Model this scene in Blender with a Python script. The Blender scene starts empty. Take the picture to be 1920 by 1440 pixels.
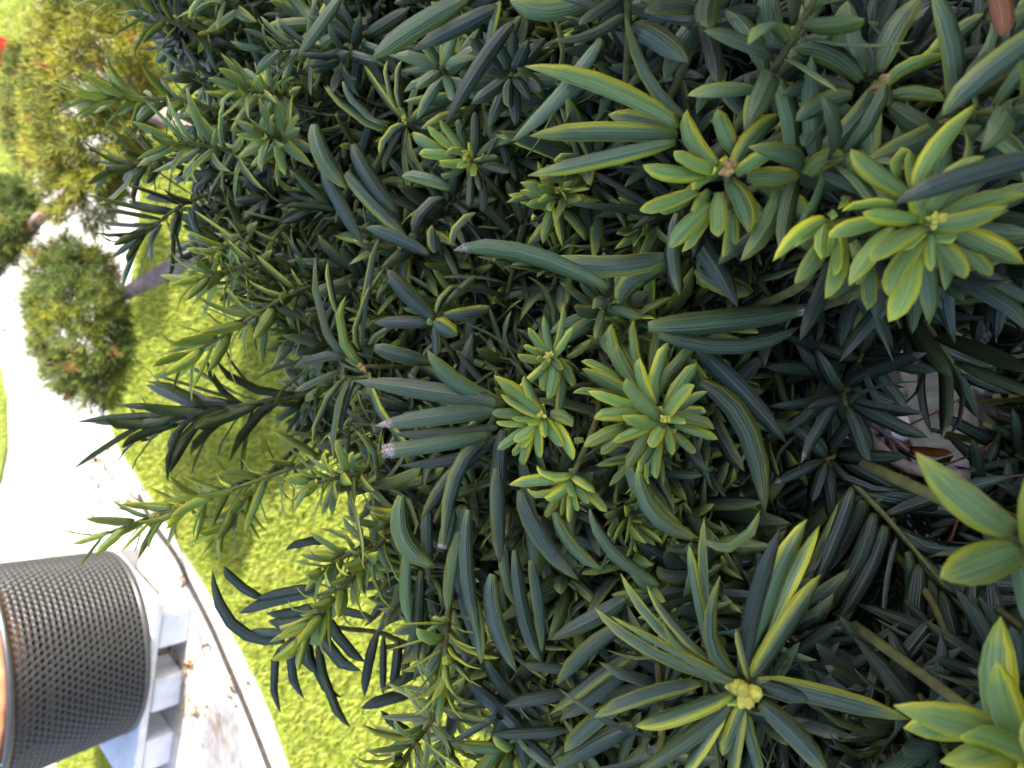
import bpy, math, random
import numpy as np
from mathutils import Vector

rng = np.random.default_rng(7)
random.seed(7)
scene = bpy.context.scene
col = scene.collection

# ---------------------------------------------------------------- camera
PITCH = math.radians(50.0)
FPX = 1280.0                       # focal length in photograph pixels (1920 wide)
CAM = np.array([0.0, 0.0, 0.85])
FW = np.array([0.0, math.cos(PITCH), -math.sin(PITCH)])
UPV = np.array([0.0, math.sin(PITCH), math.cos(PITCH)])
RT = np.array([1.0, 0.0, 0.0])
cam_d = bpy.data.cameras.new('camera')
cam_o = bpy.data.objects.new('camera', cam_d)
col.objects.link(cam_o)
cam_d.sensor_width = 36.0
cam_d.lens = 36.0 * FPX / 1920.0
cam_d.clip_start = 0.01
cam_d.clip_end = 400.0
cam_d.dof.use_dof = True
cam_d.dof.focus_distance = 0.165
cam_d.dof.aperture_fstop = 27.0
from mathutils import Matrix
X_, Y_, Z_ = -UPV, RT, -FW        # the phone is held on its side: picture left is up
cam_o.matrix_world = Matrix(((X_[0], Y_[0], Z_[0], CAM[0]), (X_[1], Y_[1], Z_[1], CAM[1]), (X_[2], Y_[2], Z_[2], CAM[2]), (0, 0, 0, 1)))
scene.camera = cam_o

# ---------------------------------------------------------------- sky, sun, exposure
SUN_EL = math.radians(40.0)
SUN_DIR = np.array([math.cos(SUN_EL) * 0.95, -math.cos(SUN_EL) * 0.312, math.sin(SUN_EL)])
world = bpy.data.worlds.new('World')
scene.world = world
world.use_nodes = True
wn = world.node_tree
sky = wn.nodes.new('ShaderNodeTexSky')
sky.sky_type = 'NISHITA'
sky.sun_disc = False
sky.air_density = 0.7
sky.dust_density = 3.0
sky.ozone_density = 0.4
sky.sun_elevation = SUN_EL
sky.sun_rotation = math.atan2(SUN_DIR[0], SUN_DIR[1])
bg = wn.nodes['Background']
bg.inputs['Strength'].default_value = 0.15
wn.links.new(sky.outputs[0], bg.inputs['Color'])
sun_d = bpy.data.lights.new('sun', 'SUN')
sun_d.energy = 3.2
sun_d.angle = math.radians(0.55)
sun_d.color = (1.0, 0.95, 0.86)
sun_o = bpy.data.objects.new('sun', sun_d)
col.objects.link(sun_o)
sun_o.rotation_euler = Vector(SUN_DIR).to_track_quat('Z', 'Y').to_euler()
sun_o.location = (4, -1, 5)
scene.view_settings.view_transform = 'Standard'
scene.view_settings.look = 'None'
scene.view_settings.gamma = 1.0
scene.view_settings.exposure = 2.3
scene.render.engine = 'CYCLES'
scene.cycles.max_bounces = 4
scene.cycles.diffuse_bounces = 2
scene.cycles.transparent_max_bounces = 4


# ---------------------------------------------------------------- helpers
def unit(v):
    v = np.asarray(v, float)
    return v / (np.linalg.norm(v, axis=-1, keepdims=True) + 1e-12)


def P(px, py, d):
    """photograph pixel + distance along the lens axis -> point in the garden"""
    px = np.asarray(px, float); py = np.asarray(py, float); d = np.asarray(d, float)
    k = d / FPX
    return CAM + d[..., None] * FW + ((960 - px) * k)[..., None] * UPV + ((720 - py) * k)[..., None] * RT


def V(dx, dy, dz):
    """direction: dx picture right, dy picture down, dz towards the lens"""
    return unit(-dx * UPV - dy * RT - dz * FW)


def G(px, py, z=0.0):
    """where the sight line through a pixel meets the level z"""
    v = FW + (960 - px) / FPX * UPV + (720 - py) / FPX * RT
    t = (z - CAM[2]) / v[2]
    return CAM + v * t


def add_obj(name, mesh, parent=None, loc=(0, 0, 0), label=None, cat=None, group=None, kind=None):
    o = bpy.data.objects.new(name, mesh)
    col.objects.link(o)
    o.location = loc
    if parent is not None:
        o.parent = parent
    for k, v in (('label', label), ('category', cat), ('group', group), ('kind', kind)):
        if v:
            o[k] = v
    return o


def np_mesh(name, verts, faces, mat, smooth=True):
    m = bpy.data.meshes.new(name)
    m.from_pydata([tuple(map(float, v)) for v in verts], [], [tuple(int(i) for i in f) for f in faces])
    if mat:
        m.materials.append(mat)
    if smooth:
        m.polygons.foreach_set('use_smooth', [True] * len(m.polygons))
    m.update()
    return m


def fast_mesh(name, verts, quads, mat, uv=None, attrs=None, smooth=True):
    """verts (n,3); quads (m,4) or tris (m,3) arrays"""
    m = bpy.data.meshes.new(name)
    nv, nf, k = len(verts), len(quads), quads.shape[1]
    m.vertices.add(nv)
    m.vertices.foreach_set('co', np.asarray(verts, np.float32).ravel())
    m.loops.add(nf * k)
    m.loops.foreach_set('vertex_index', quads.astype(np.int32).ravel())
    m.polygons.add(nf)
    m.polygons.foreach_set('loop_start', np.arange(0, nf * k, k, dtype=np.int32))
    if smooth:
        m.polygons.foreach_set('use_smooth', np.ones(nf, bool))
    if uv is not None:
        l = m.uv_layers.new(name='UVMap')
        l.data.foreach_set('uv', np.asarray(uv, np.float32).ravel())
    for an, arr in (attrs or {}).items():
        a = m.attributes.new(an, 'FLOAT_COLOR', 'POINT')
        a.data.foreach_set('color', np.asarray(arr, np.float32).ravel())
    m.materials.append(mat)
    m.update(calc_edges=True)
    return m


def tube(pts, radii, n=8, wob=0.0, seed=0):
    """tapered round branch along points -> verts, quads"""
    r_ = np.random.default_rng(seed)
    pts = np.asarray(pts, float)
    verts, faces = [], []
    prev = None
    for i, p in enumerate(pts):
        t = unit(pts[min(i + 1, len(pts) - 1)] - pts[max(i - 1, 0)])
        ref = np.array([0, 0, 1.0]) if prev is None else prev
        if abs(np.dot(ref, t)) > 0.95 and prev is None:
            ref = np.array([1.0, 0, 0])
        s = unit(ref - np.dot(ref, t) * t)
        prev = s
        b = np.cross(t, s)
        for k in range(n):
            a = 2 * math.pi * k / n
            rr = radii[i] * (1 + wob * r_.normal())
            verts.append(p + rr * (math.cos(a) * s + math.sin(a) * b))
    for i in range(len(pts) - 1):
        for k in range(n):
            k2 = (k + 1) % n
            faces.append((i * n + k, i * n + k2, (i + 1) * n + k2, (i + 1) * n + k))
    faces.append(tuple(range(n - 1, -1, -1)))
    faces.append(tuple((len(pts) - 1) * n + k for k in range(n)))
    return verts, faces


def catmull(pts, per=5):
    pts = np.asarray(pts, float)
    q = np.vstack([2 * pts[0] - pts[1], pts, 2 * pts[-1] - pts[-2]])
    out = []
    for i in range(1, len(q) - 2):
        for t in np.linspace(0, 1, per, endpoint=False):
            a, b, c, d = q[i - 1], q[i], q[i + 1], q[i + 2]
            out.append(0.5 * ((2 * b) + (c - a) * t + (2 * a - 5 * b + 4 * c - d) * t * t + (3 * b - a - 3 * c + d) * t ** 3))
    out.append(q[-2])
    return np.array(out)


# ---------------------------------------------------------------- materials
class N:
    def __init__(self, name):
        self.m = bpy.data.materials.new(name)
        self.m.use_nodes = True
        self.t = self.m.node_tree
        self.b = self.t.nodes['Principled BSDF']
        self.out = self.t.nodes['Material Output']

    def n(self, typ, **kw):
        x = self.t.nodes.new(typ)
        for k, v in kw.items():
            setattr(x, k, v)
        return x

    def l(self, a, b):
        self.t.links.new(a, b)

    def math(self, op, a, b=None, clamp=False):
        x = self.n('ShaderNodeMath', operation=op, use_clamp=clamp)
        for i, v in enumerate((a, b)):
            if v is None:
                continue
            if isinstance(v, (int, float)):
                x.inputs[i].default_value = v
            else:
                self.l(v, x.inputs[i])
        return x.outputs[0]

    def mix(self, f, a, b, blend='MIX'):
        x = self.n('ShaderNodeMix', data_type='RGBA', blend_type=blend)
        for s, v in ((x.inputs[0], f), (x.inputs[6], a), (x.inputs[7], b)):
            if isinstance(v, (int, float)):
                s.default_value = v
            elif isinstance(v, tuple):
                s.default_value = (*v, 1)
            else:
                self.l(v, s)
        return x.outputs[2]

    def noise(self, scale, vec=None, detail=3, rough=0.55):
        x = self.n('ShaderNodeTexNoise')
        x.inputs['Scale'].default_value = scale
        x.inputs['Detail'].default_value = detail
        x.inputs['Roughness'].default_value = rough
        if vec is not None:
            self.l(vec, x.inputs['Vector'])
        return x.outputs['Fac']

    def ramp(self, fac, lo, hi):
        x = self.n('ShaderNodeMapRange', clamp=True)
        self.l(fac, x.inputs[0])
        x.inputs[1].default_value = lo
        x.inputs[2].default_value = hi
        return x.outputs[0]

    def bump(self, h, strength, dist):
        x = self.n('ShaderNodeBump')
        x.inputs['Strength'].default_value = strength
        x.inputs['Distance'].default_value = dist
        self.l(h, x.inputs['Height'])
        self.l(x.outputs[0], self.b.inputs['Normal'])
        return x

    def obj(self):
        return self.n('ShaderNodeTexCoord').outputs['Object']

    def set(self, **kw):
        for k, v in kw.items():
            self.b.inputs[k.replace('_', ' ')].default_value = v
        return self


def needle_material():
    """tint = (youth, yellow margin, random, damaged tip); tone = (dead, value, blue bloom, -)"""
    s = N('yew_needle')
    uv = s.n('ShaderNodeUVMap', uv_map='UVMap')
    sep = s.n('ShaderNodeSeparateXYZ'); s.l(uv.outputs[0], sep.inputs[0])
    u, v = sep.outputs[0], sep.outputs[1]
    ta = s.n('ShaderNodeAttribute', attribute_name='tint')
    sc = s.n('ShaderNodeSeparateColor'); s.l(ta.outputs['Color'], sc.inputs[0])
    young, margin, rnd, tip = sc.outputs[0], sc.outputs[1], sc.outputs[2], ta.outputs['Alpha']
    tb = s.n('ShaderNodeAttribute', attribute_name='tone')
    sd = s.n('ShaderNodeSeparateColor'); s.l(tb.outputs['Color'], sd.inputs[0])
    dead, val, blue = sd.outputs[0], sd.outputs[1], sd.outputs[2]
    # streaky coordinate along the needle
    cv = s.n('ShaderNodeCombineXYZ')
    s.l(s.math('MULTIPLY', u, 7.0), cv.inputs[0]); s.l(s.math('MULTIPLY', v, 2.2), cv.inputs[1]); s.l(s.math('MULTIPLY', rnd, 91.0), cv.inputs[2])
    streak = s.noise(1.6, cv.outputs[0], 4, 0.6)
    cw = s.n('ShaderNodeCombineXYZ')
    s.l(s.math('MULTIPLY', u, 4.0), cw.inputs[0]); s.l(s.math('MULTIPLY', v, 26.0), cw.inputs[1]); s.l(s.math('MULTIPLY', rnd, 47.0), cw.inputs[2])
    speck = s.noise(2.3, cw.outputs[0], 2, 0.5)
    old_c = s.mix(blue, (0.036, 0.058, 0.026), (0.049, 0.077, 0.056))
    yng_c = s.mix(rnd, (0.19, 0.33, 0.075), (0.28, 0.40, 0.07))
    base = s.mix(young, old_c, yng_c)
    base = s.mix(s.math('MULTIPLY', s.ramp(streak, 0.35, 0.75), 0.4), base, s.mix(young, (0.085, 0.13, 0.10), (0.24, 0.36, 0.16)))
    # underside (u > 1) is paler and yellower
    under = s.ramp(u, 1.0, 1.06)
    base = s.mix(s.math('MULTIPLY', under, 0.75), base, s.mix(young, (0.11, 0.15, 0.045), (0.36, 0.45, 0.09)))
    # margins: distance from the edge of the blade, a real colour of the leaf rim
    e = s.math('ABSOLUTE', s.math('SUBTRACT', s.math('FRACT', u), 0.5))
    skew = s.math('MULTIPLY', s.math('SUBTRACT', s.math('FRACT', s.math('MULTIPLY', rnd, 7.31)), 0.5), 0.42)
    e_m = s.math('ABSOLUTE', s.math('ADD', s.math('SUBTRACT', s.math('FRACT', u), 0.5), skew))
    wob = s.math('MULTIPLY', s.math('SUBTRACT', streak, 0.5), 0.14)
    edge_ = s.math('ADD', s.math('ADD', e_m, wob), s.math('MULTIPLY', s.math('POWER', v, 6.0), 0.16))
    mm = s.ramp(s.math('ADD', edge_, s.math('MULTIPLY', margin, 0.15)), 0.40, 0.66)
    tipy = s.math('MULTIPLY', s.ramp(v, 0.72, 1.0), s.math('MULTIPLY', margin, 0.55))
    mfac = s.math('MAXIMUM', s.math('MULTIPLY', mm, margin), tipy)
    base = s.mix(mfac, base, s.mix(young, (0.46, 0.48, 0.035), (0.74, 0.70, 0.035)))
    # pale base of the needle
    base = s.mix(s.math('MULTIPLY', s.ramp(s.math('SUBTRACT', 0.14, v), 0.0, 0.14), 0.5), base, (0.22, 0.27, 0.05))
    # midrib
    rib = s.ramp(s.math('SUBTRACT', 0.07, e), 0.0, 0.07)
    base = s.mix(s.math('MULTIPLY', rib, 0.22), base, s.mix(young, (0.02, 0.04, 0.03), (0.14, 0.22, 0.06)))
    # dust and blemishes
    base = s.mix(s.math('MULTIPLY', s.ramp(speck, 0.70, 0.78), 0.35), base, (0.32, 0.36, 0.32))
    base = s.mix(s.math('MULTIPLY', s.ramp(speck, 0.30, 0.24), 0.4), base, (0.06, 0.05, 0.02))
    # scorched tip, dead needle
    tb_ = s.math('MULTIPLY', tip, s.ramp(s.math('ADD', v, s.math('MULTIPLY', streak, 0.08)), 0.90, 0.94))
    base = s.mix(tb_, base, s.mix(s.ramp(speck, 0.4, 0.6), (0.16, 0.08, 0.045), (0.48, 0.44, 0.38)))
    base = s.mix(dead, base, s.mix(streak, (0.20, 0.055, 0.015), (0.34, 0.12, 0.03)))
    vm = s.n('ShaderNodeMix', data_type='RGBA', blend_type='MULTIPLY'); vm.inputs[0].default_value = 1.0
    cc = s.n('ShaderNodeCombineColor')
    for k in range(3):
        s.l(val, cc.inputs[k])
    s.l(base, vm.inputs[6]); s.l(cc.outputs[0], vm.inputs[7])
    base = vm.outputs[2]
    s.l(base, s.b.inputs['Base Color'])
    s.l(s.math('ADD', s.math('MULTIPLY', streak, 0.26), 0.27), s.b.inputs['Roughness'])
    s.b.inputs['Specular IOR Level'].default_value = 0.5
    groove = s.ramp(s.math('SUBTRACT', 0.05, s.math('ABSOLUTE', s.math('SUBTRACT', e, 0.2))), 0.0, 0.05)
    h = s.math('ADD', s.math('MULTIPLY', streak, 0.9), s.math('ADD', s.math('MULTIPLY', rib, 0.8), s.math('MULTIPLY', groove, -0.7)))
    s.bump(h, 0.6, 0.0005)
    tr = s.n('ShaderNodeBsdfTranslucent')
    s.l(s.mix(1.0, base, (1.25, 1.15, 0.5), 'MULTIPLY'), tr.inputs[0])
    mx = s.n('ShaderNodeMixShader')
    s.l(s.math('ADD', s.math('MULTIPLY', young, 0.24), 0.08), mx.inputs[0])
    s.l(s.b.outputs[0], mx.inputs[1]); s.l(tr.outputs[0], mx.inputs[2])
    s.l(mx.outputs[0], s.out.inputs['Surface'])
    return s.m


def simple(name, c1, c2, scale=20.0, rough=0.8, bump=0.3, bdist=0.002, spec=0.3, detail=5):
    s = N(name)
    co = s.obj()
    f = s.noise(scale, co, detail, 0.62)
    s.l(s.mix(s.ramp(f, 0.32, 0.68), c1, c2), s.b.inputs['Base Color'])
    s.set(Roughness=rough)
    s.b.inputs['Specular IOR Level'].default_value = spec
    if bump:
        s.bump(s.noise(scale * 2.2, co, 5, 0.65), bump, bdist)
    return s.m


M_needle = needle_material()
M_twig = simple('green_twig', (0.12, 0.13, 0.03), (0.07, 0.055, 0.02), 260, 0.6, 0.5, 0.0008)
M_bark = simple('yew_bark', (0.15, 0.10, 0.08), (0.29, 0.22, 0.19), 60, 0.85, 0.9, 0.003)
M_trunk = simple('pale_bark', (0.07, 0.05, 0.03), (0.20, 0.155, 0.10), 46, 0.85, 0.9, 0.004)
M_bud = simple('bud_scale', (0.22, 0.09, 0.03), (0.42, 0.32, 0.10), 420, 0.5, 0.6, 0.0006)
M_ybud = simple('yellow_bud', (0.30, 0.27, 0.03), (0.55, 0.50, 0.08), 380, 0.45, 0.6, 0.0006)
M_cut = simple('clipped_stub', (0.09, 0.06, 0.05), (0.42, 0.38, 0.34), 500, 0.9, 0.6, 0.0006)
M_soil = simple('soil', (0.025, 0.02, 0.018), (0.075, 0.062, 0.052), 60, 0.95, 1.0, 0.01)
M_lawnbase = simple('turf', (0.10, 0.13, 0.016), (0.17, 0.21, 0.03), 30, 0.95, 0.6, 0.01)
M_wall = simple('shade_wall_render', (0.42, 0.40, 0.37), (0.52, 0.50, 0.46), 8, 0.9, 0.4, 0.004)
M_coping = simple('shade_wall_coping', (0.30, 0.29, 0.27), (0.42, 0.41, 0.39), 25, 0.9, 0.5, 0.003)
M_plinth = simple('pale_stone_slab', (0.52, 0.53, 0.55), (0.66, 0.67, 0.69), 24, 0.7, 0.3, 0.002)
M_mesh = simple('black_perforated_plastic', (0.018, 0.018, 0.018), (0.034, 0.033, 0.032), 90, 0.38, 0.15, 0.0006, 0.6)
M_liner = simple('dark_liner', (0.006, 0.006, 0.006), (0.012, 0.011, 0.010), 20, 0.8, 0.0)
M_terra = simple('rusty_terracotta', (0.22, 0.085, 0.035), (0.42, 0.19, 0.09), 22, 0.7, 0.5, 0.002)
M_pebble = simple('pale_pebble', (0.20, 0.17, 0.15), (0.34, 0.30, 0.28), 25, 0.6, 0.3, 0.002)
M_red = simple('red_plastic', (0.36, 0.008, 0.012), (0.46, 0.012, 0.016), 12, 0.4, 0.0, 0.0, 0.5)
M_grey = simple('pale_rim', (0.45, 0.45, 0.46), (0.6, 0.6, 0.62), 12, 0.5, 0.0)


def paving_material():
    s = N('pale_paving')
    co = s.obj()
    a = s.noise(1.9, co, 6, 0.62)
    b = s.noise(55, co, 4, 0.7)
    c = s.mix(s.ramp(b, 0.25, 0.75), (0.36, 0.34, 0.31), (0.48, 0.455, 0.42))
    c = s.mix(s.math('MULTIPLY', s.ramp(a, 0.53, 0.66), 0.7), c, (0.22, 0.16, 0.10))
    c2 = s.noise(6.0, co, 7, 0.7)
    c = s.mix(s.math('MULTIPLY', s.ramp(c2, 0.56, 0.66), 0.75), c, (0.17, 0.10, 0.045))
    s.l(c, s.b.inputs['Base Color'])
    s.set(Roughness=0.85)
    s.bump(b, 0.4, 0.002)
    return s.m


M_path = paving_material()


def attr_material(name, rough=0.7, translucent=0.0, spec=0.3):
    """colour carried per piece by the point attribute 'tint' (each blade, chip or leaf keeps its own colour)"""
    s = N(name)
    ta = s.n('ShaderNodeAttribute', attribute_name='tint')
    n = s.noise(220, s.obj(), 3)
    c = s.mix(s.math('MULTIPLY', s.ramp(n, 0.3, 0.7), 0.35), ta.outputs['Color'], (0.5, 0.5, 0.5), 'MULTIPLY')
    s.l(c, s.b.inputs['Base Color'])
    s.set(Roughness=rough)
    s.b.inputs['Specular IOR Level'].default_value = spec
    if translucent:
        tr = s.n('ShaderNodeBsdfTranslucent'); s.l(c, tr.inputs[0])
        mx = s.n('ShaderNodeMixShader'); mx.inputs[0].default_value = translucent
        s.l(s.b.outputs[0], mx.inputs[1]); s.l(tr.outputs[0], mx.inputs[2])
        s.l(mx.outputs[0], s.out.inputs['Surface'])
    return s.m


M_grass = attr_material('grass_blade', 0.6, 0.3)
M_chip = attr_material('bark_chip', 0.9)
M_far = attr_material('distant_needle', 0.5, 0.25, 0.35)

# ---------------------------------------------------------------- needle geometry
ST_HI = np.array([0, .05, .16, .34, .54, .74, .90, 1.0])
W_OLD = np.array([.40, .58, .88, 1., 1., .90, .50, .03])
W_YNG = np.array([.58, .68, .86, .98, 1., .80, .40, .02])
W_CUT = np.array([.34, .55, .90, 1., 1., .97, .93, .80])
ST_LO = np.array([0, .16, .5, .82, 1.0])
W_LO = np.array([.38, .88, 1., .78, .04])


def needle_verts(B, M, T, Nn, W, st, prof, thick=0.13):
    """many needles at once: base, point at half length, tip, face normal, width -> verts (n,S,4,3)"""
    B, M, T, Nn = (np.atleast_2d(a) for a in (B, M, T, Nn))
    W = np.atleast_1d(W)
    Q = 2 * M - 0.5 * (B + T)
    v = st[None, :, None]
    C = (1 - v) ** 2 * B[:, None] + 2 * v * (1 - v) * Q[:, None] + v * v * T[:, None]
    t = unit(2 * (1 - v) * (Q - B)[:, None] + 2 * v * (T - Q)[:, None])
    s = unit(np.cross(t, np.broadcast_to(Nn[:, None], t.shape)))
    n = np.cross(s, t)
    w = (W[:, None] * np.atleast_2d(prof))[..., None]
    th = w * thick + 0.00005
    vv = np.stack([C - s * w * 0.5, C + n * th, C + s * w * 0.5, C - n * th * 0.75], axis=2)
    return vv


_cache = {}


def needle_topology(S):
    if S in _cache:
        return _cache[S]
    q, ij = [], []
    for i in range(S - 1):
        for k in range(4):
            k2 = (k + 1) % 4
            q.append((i * 4 + k, i * 4 + k2, (i + 1) * 4 + k2, (i + 1) * 4 + k))
            ij.append(((k * .5, i), ((k + 1) * .5, i), ((k + 1) * .5, i + 1), (k * .5, i + 1)))
    q.append((3, 2, 1, 0)); ij.append(((1.5, 0), (1, 0), (.5, 0), (0, 0)))
    e = (S - 1) * 4
    q.append((e, e + 1, e + 2, e + 3)); ij.append(((.5, S - 1),) * 4)
    _cache[S] = (np.array(q), ij)
    return _cache[S]


def needle_mesh(name, vv, tint, tone, st):
    n, S = vv.shape[:2]
    q, ij = needle_topology(S)
    quads = (q[None] + (np.arange(n) * S * 4)[:, None, None]).reshape(-1, 4)
    uv1 = np.array([[(u, st[i]) for (u, i) in f] for f in ij]).reshape(-1, 2)
    uv = np.tile(uv1, (n, 1))
    at = {'tint': np.repeat(tint, S * 4, axis=0), 'tone': np.repeat(tone, S * 4, axis=0)}
    return fast_mesh(name, vv.reshape(-1, 3), quads, M_needle, uv, at)


# style -> youth, margin, damaged, dead, value, blue
STY = {'o': (0.05, 0.38, 0, 0, 0.74, 0.75), 'e': (0.20, 1.0, 0, 0, 1.1, 0.85), 'y': (0.74, 0.95, 0, 0, 1.0, 0.4),
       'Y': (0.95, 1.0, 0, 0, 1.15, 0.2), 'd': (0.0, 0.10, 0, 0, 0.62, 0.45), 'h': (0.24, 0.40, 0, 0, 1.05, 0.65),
       'b': (0.0, 0.0, 0, 1, 1.0, 0.0), 'c': (0.15, 0.15, 1, 0, 1.0, 0.5), 'm': (0.10, 0.8, 0, 0, 0.95, 0.9),
       'g': (0.55, 0.8, 0, 0, 1.0, 0.4)}


def sty(s, n=1):
    a = np.array(STY[s], float)[None].repeat(n, 0)
    r = rng.random(n)
    j = rng.normal(0, 1, (n, 3))
    tint = np.stack([np.clip(a[:, 0] + j[:, 0] * 0.06, 0, 1), np.clip(a[:, 1] * (1 + 0.2 * j[:, 1]), 0, 1), r, a[:, 2]], 1)
    tone = np.stack([a[:, 3], np.clip(a[:, 4] * (1 + 0.2 * j[:, 2]), 0.3, 2), np.clip(a[:, 5] + 0.25 * (rng.random(n) - .5), 0, 1), np.ones(n)], 1)
    return tint, tone


# ================================================================ THE SETTING
def polyslab(name, pts, z0, z1, mat, **kw):
    """flat slab with the outline pts (x, y)"""
    n = len(pts)
    vs = [(p[0], p[1], z1) for p in pts] + [(p[0], p[1], z0) for p in pts]
    a = sum(pts[i][0] * pts[(i + 1) % n][1] - pts[(i + 1) % n][0] * pts[i][1] for i in range(n))
    top = list(range(n)) if a > 0 else list(range(n - 1, -1, -1))
    fs = [tuple(top)]
    for i in range(n):
        j = (i + 1) % n
        fs.append((i, i + n, j + n, j) if a > 0 else (j, j + n, i + n, i))
    return add_obj(name, np_mesh(name, vs, fs, mat, False), **kw)


def inside(pts, X, Y):
    r = np.zeros(len(X), bool)
    n = len(pts)
    for i in range(n):
        (x1, y1), (x2, y2) = pts[i][:2], pts[i - 1][:2]
        c = ((y1 > Y) != (y2 > Y)) & (X < (x2 - x1) * (Y - y1) / (y2 - y1 + 1e-12) + x1)
        r ^= c
    return r


g_ = np.array
polyslab('ground', [(-60, -60), (60, -60), (60, 60), (-60, 60)], -0.3, -0.03, M_soil, kind='structure')

edge_px = [(280, -120), (277, 60), (272, 250), (262, 430), (250, 520), (240, 600), (216, 690), (204, 745), (222, 830), (262, 895), (300, 955)]
kerb_px = [(345, 1032), (390, 1102), (440, 1190), (500, 1310), (548, 1440), (640, 1660)]
joint_px = [(262, 930), (290, 985), (331, 1042), (362, 1105), (402, 1185), (432, 1255), (462, 1325), (507, 1440), (590, 1660)]
lawn_edge = [G(*p)[:2] for p in edge_px + kerb_px]
lawn_edge = [tuple(p) for p in catmull(np.array(lawn_edge), 4)]
joint = [tuple(p) for p in catmull(np.array([G(*p)[:2] for p in joint_px]), 4)]
far_edge = [tuple(p) for p in catmull(np.array([G(*p)[:2] for p in edge_px[:-1]]), 4)]
# paving slab: the curve of the lawn, then the dark joint along the edging
path_poly = far_edge + joint + [(-4.5, 0.7), (-4.5, 9.0), (5.0, 9.0), (5.0, far_edge[0][1])]
polyslab('paved_path', path_poly, -0.06, 0.0, M_path, kind='structure')
off = [(joint[i][0] + 0.016 * 0.75, joint[i][1] - 0.016 * 0.66) for i in range(len(joint))]
kerb_outer = [tuple(p) for p in catmull(np.array([G(*p)[:2] for p in [(300, 955)] + kerb_px]), 4)]
polyslab('path_edging', off + kerb_outer[::-1], -0.06, 0.004, M_path, kind='structure')
jn = np.array(joint)
jt = unit(np.gradient(jn, axis=0)); jnorm = np.stack([-jt[:, 1], jt[:, 0]], 1)
polyslab('path_joint', [tuple(p) for p in jn - jnorm * 0.004] + [tuple(p) for p in (jn + jnorm * 0.014)[::-1]], -0.03, 0.0075, M_soil, kind='structure')
lawn_poly = lawn_edge + [(-1.2, 0.55), (5.0, 0.55), (5.0, lawn_edge[0][1])]
polyslab('lawn', lawn_poly, -0.05, 0.006, M_lawnbase, kind='structure')
far_a = [tuple(G(*p)[:2]) for p in [(64, 296), (63, 340), (57, 408), (30, 372), (0, 332)]]
far_a = [far_a[0], far_a[1], far_a[2], far_a[3], far_a[4], (1.4, 8.0), (5.0, 8.0), (5.0, 3.0)]
polyslab('lawn', far_a, -0.05, 0.008, M_lawnbase, kind='structure')
far_b = [tuple(G(*p)[:2]) for p in [(-60, 560), (2, 690), (14, 745), (15, 840), (4, 900), (-30, 960)]] + [(-1.6, 4.2), (-3.0, 8.0), (1.0, 8.0)]
polyslab('lawn', far_b, -0.05, 0.008, M_lawnbase, kind='structure')
far_c = [tuple(G(*p)[:2]) for p in [(112, 1395), (232, 1380), (300, 1430), (300, 1560), (112, 1560)]]
polyslab('lawn', far_c, -0.05, 0.008, M_lawnbase, kind='structure')
bed_poly = [(-1.2, -1.2), (1.18, -1.2), (1.18, 0.548), (-1.2, 0.548)]
polyslab('planting_bed', bed_poly, -0.06, 0.0, M_soil, kind='structure')


def grass(name, poly, bbox, n, h0, h1, z0, label):
    x = rng.uniform(bbox[0], bbox[1], n); y = rng.uniform(bbox[2], bbox[3], n)
    k = inside(poly, x, y) & inside(poly, x - 0.012, y + 0.02) & inside(poly, x + 0.012, y + 0.02)
    x, y = x[k], y[k]
    n = len(x)
    clump = np.sin(x * 17 + 2 * np.sin(y * 13)) * np.cos(y * 19 + np.sin(x * 23)) * 0.5 + 0.5
    h = rng.uniform(h0, h1, n) * (0.93 + 0.12 * clump)
    a = rng.uniform(0, 2 * np.pi, n)
    lean = rng.uniform(0.25, 0.95, n) * h
    w = rng.uniform(0.0012, 0.0021, n)
    la = rng.uniform(0, 2 * np.pi, n)
    b = np.stack([x, y, np.full(n, z0)], 1)
    s = np.stack([np.cos(a), np.sin(a), np.zeros(n)], 1) * w[:, None]
    mid = b + np.stack([np.cos(la) * lean * .3, np.sin(la) * lean * .3, h * .6], 1)
    tip = b + np.stack([np.cos(la) * lean, np.sin(la) * lean, h * .95], 1)
    vs = np.stack([b - s, b + s, mid + s * .8, mid - s * .8, tip + s * .12, tip - s * .12], 1).reshape(-1, 3)
    q = np.array([[0, 1, 2, 3], [3, 2, 4, 5]])
    q = (q[None] + (np.arange(n) * 6)[:, None, None]).reshape(-1, 4)
    c0, c1 = np.array([0.24, 0.30, 0.030]), np.array([0.37, 0.41, 0.06])
    f = np.clip(0.22 * clump + 0.8 * rng.random(n), 0, 1)[:, None]
    c = c0 * (1 - f) + c1 * f
    dry = rng.random(n) < 0.06
    c[dry] = (0.30, 0.24, 0.09)
    tint = np.concatenate([c, np.ones((n, 1))], 1).repeat(6, 0)
    m = fast_mesh(name, vs, q, M_grass, None, {'tint': tint})
    return add_obj(name, m, label=label, cat='grass', kind='stuff')


grass('grass', lawn_poly, (-1.3, 2.2, 0.56, 3.2), 300000, 0.010, 0.019, 0.006, 'bright mown lawn grass between the yew and the pale path')
grass('grass', far_a, (0.4, 2.6, 2.8, 4.8), 32000, 0.012, 0.022, 0.008, 'patch of lawn grass beyond the path behind the hanging yew pads')
grass('grass', far_b, (-1.6, 0.6, 3.2, 5.0), 24000, 0.012, 0.022, 0.008, 'strip of lawn grass along the far side of the path')
grass('grass', far_c, (-1.9, -0.9, 1.6, 3.1), 50000, 0.012, 0.022, 0.008, 'small lawn patch in shade beside the black mesh planter')


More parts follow.
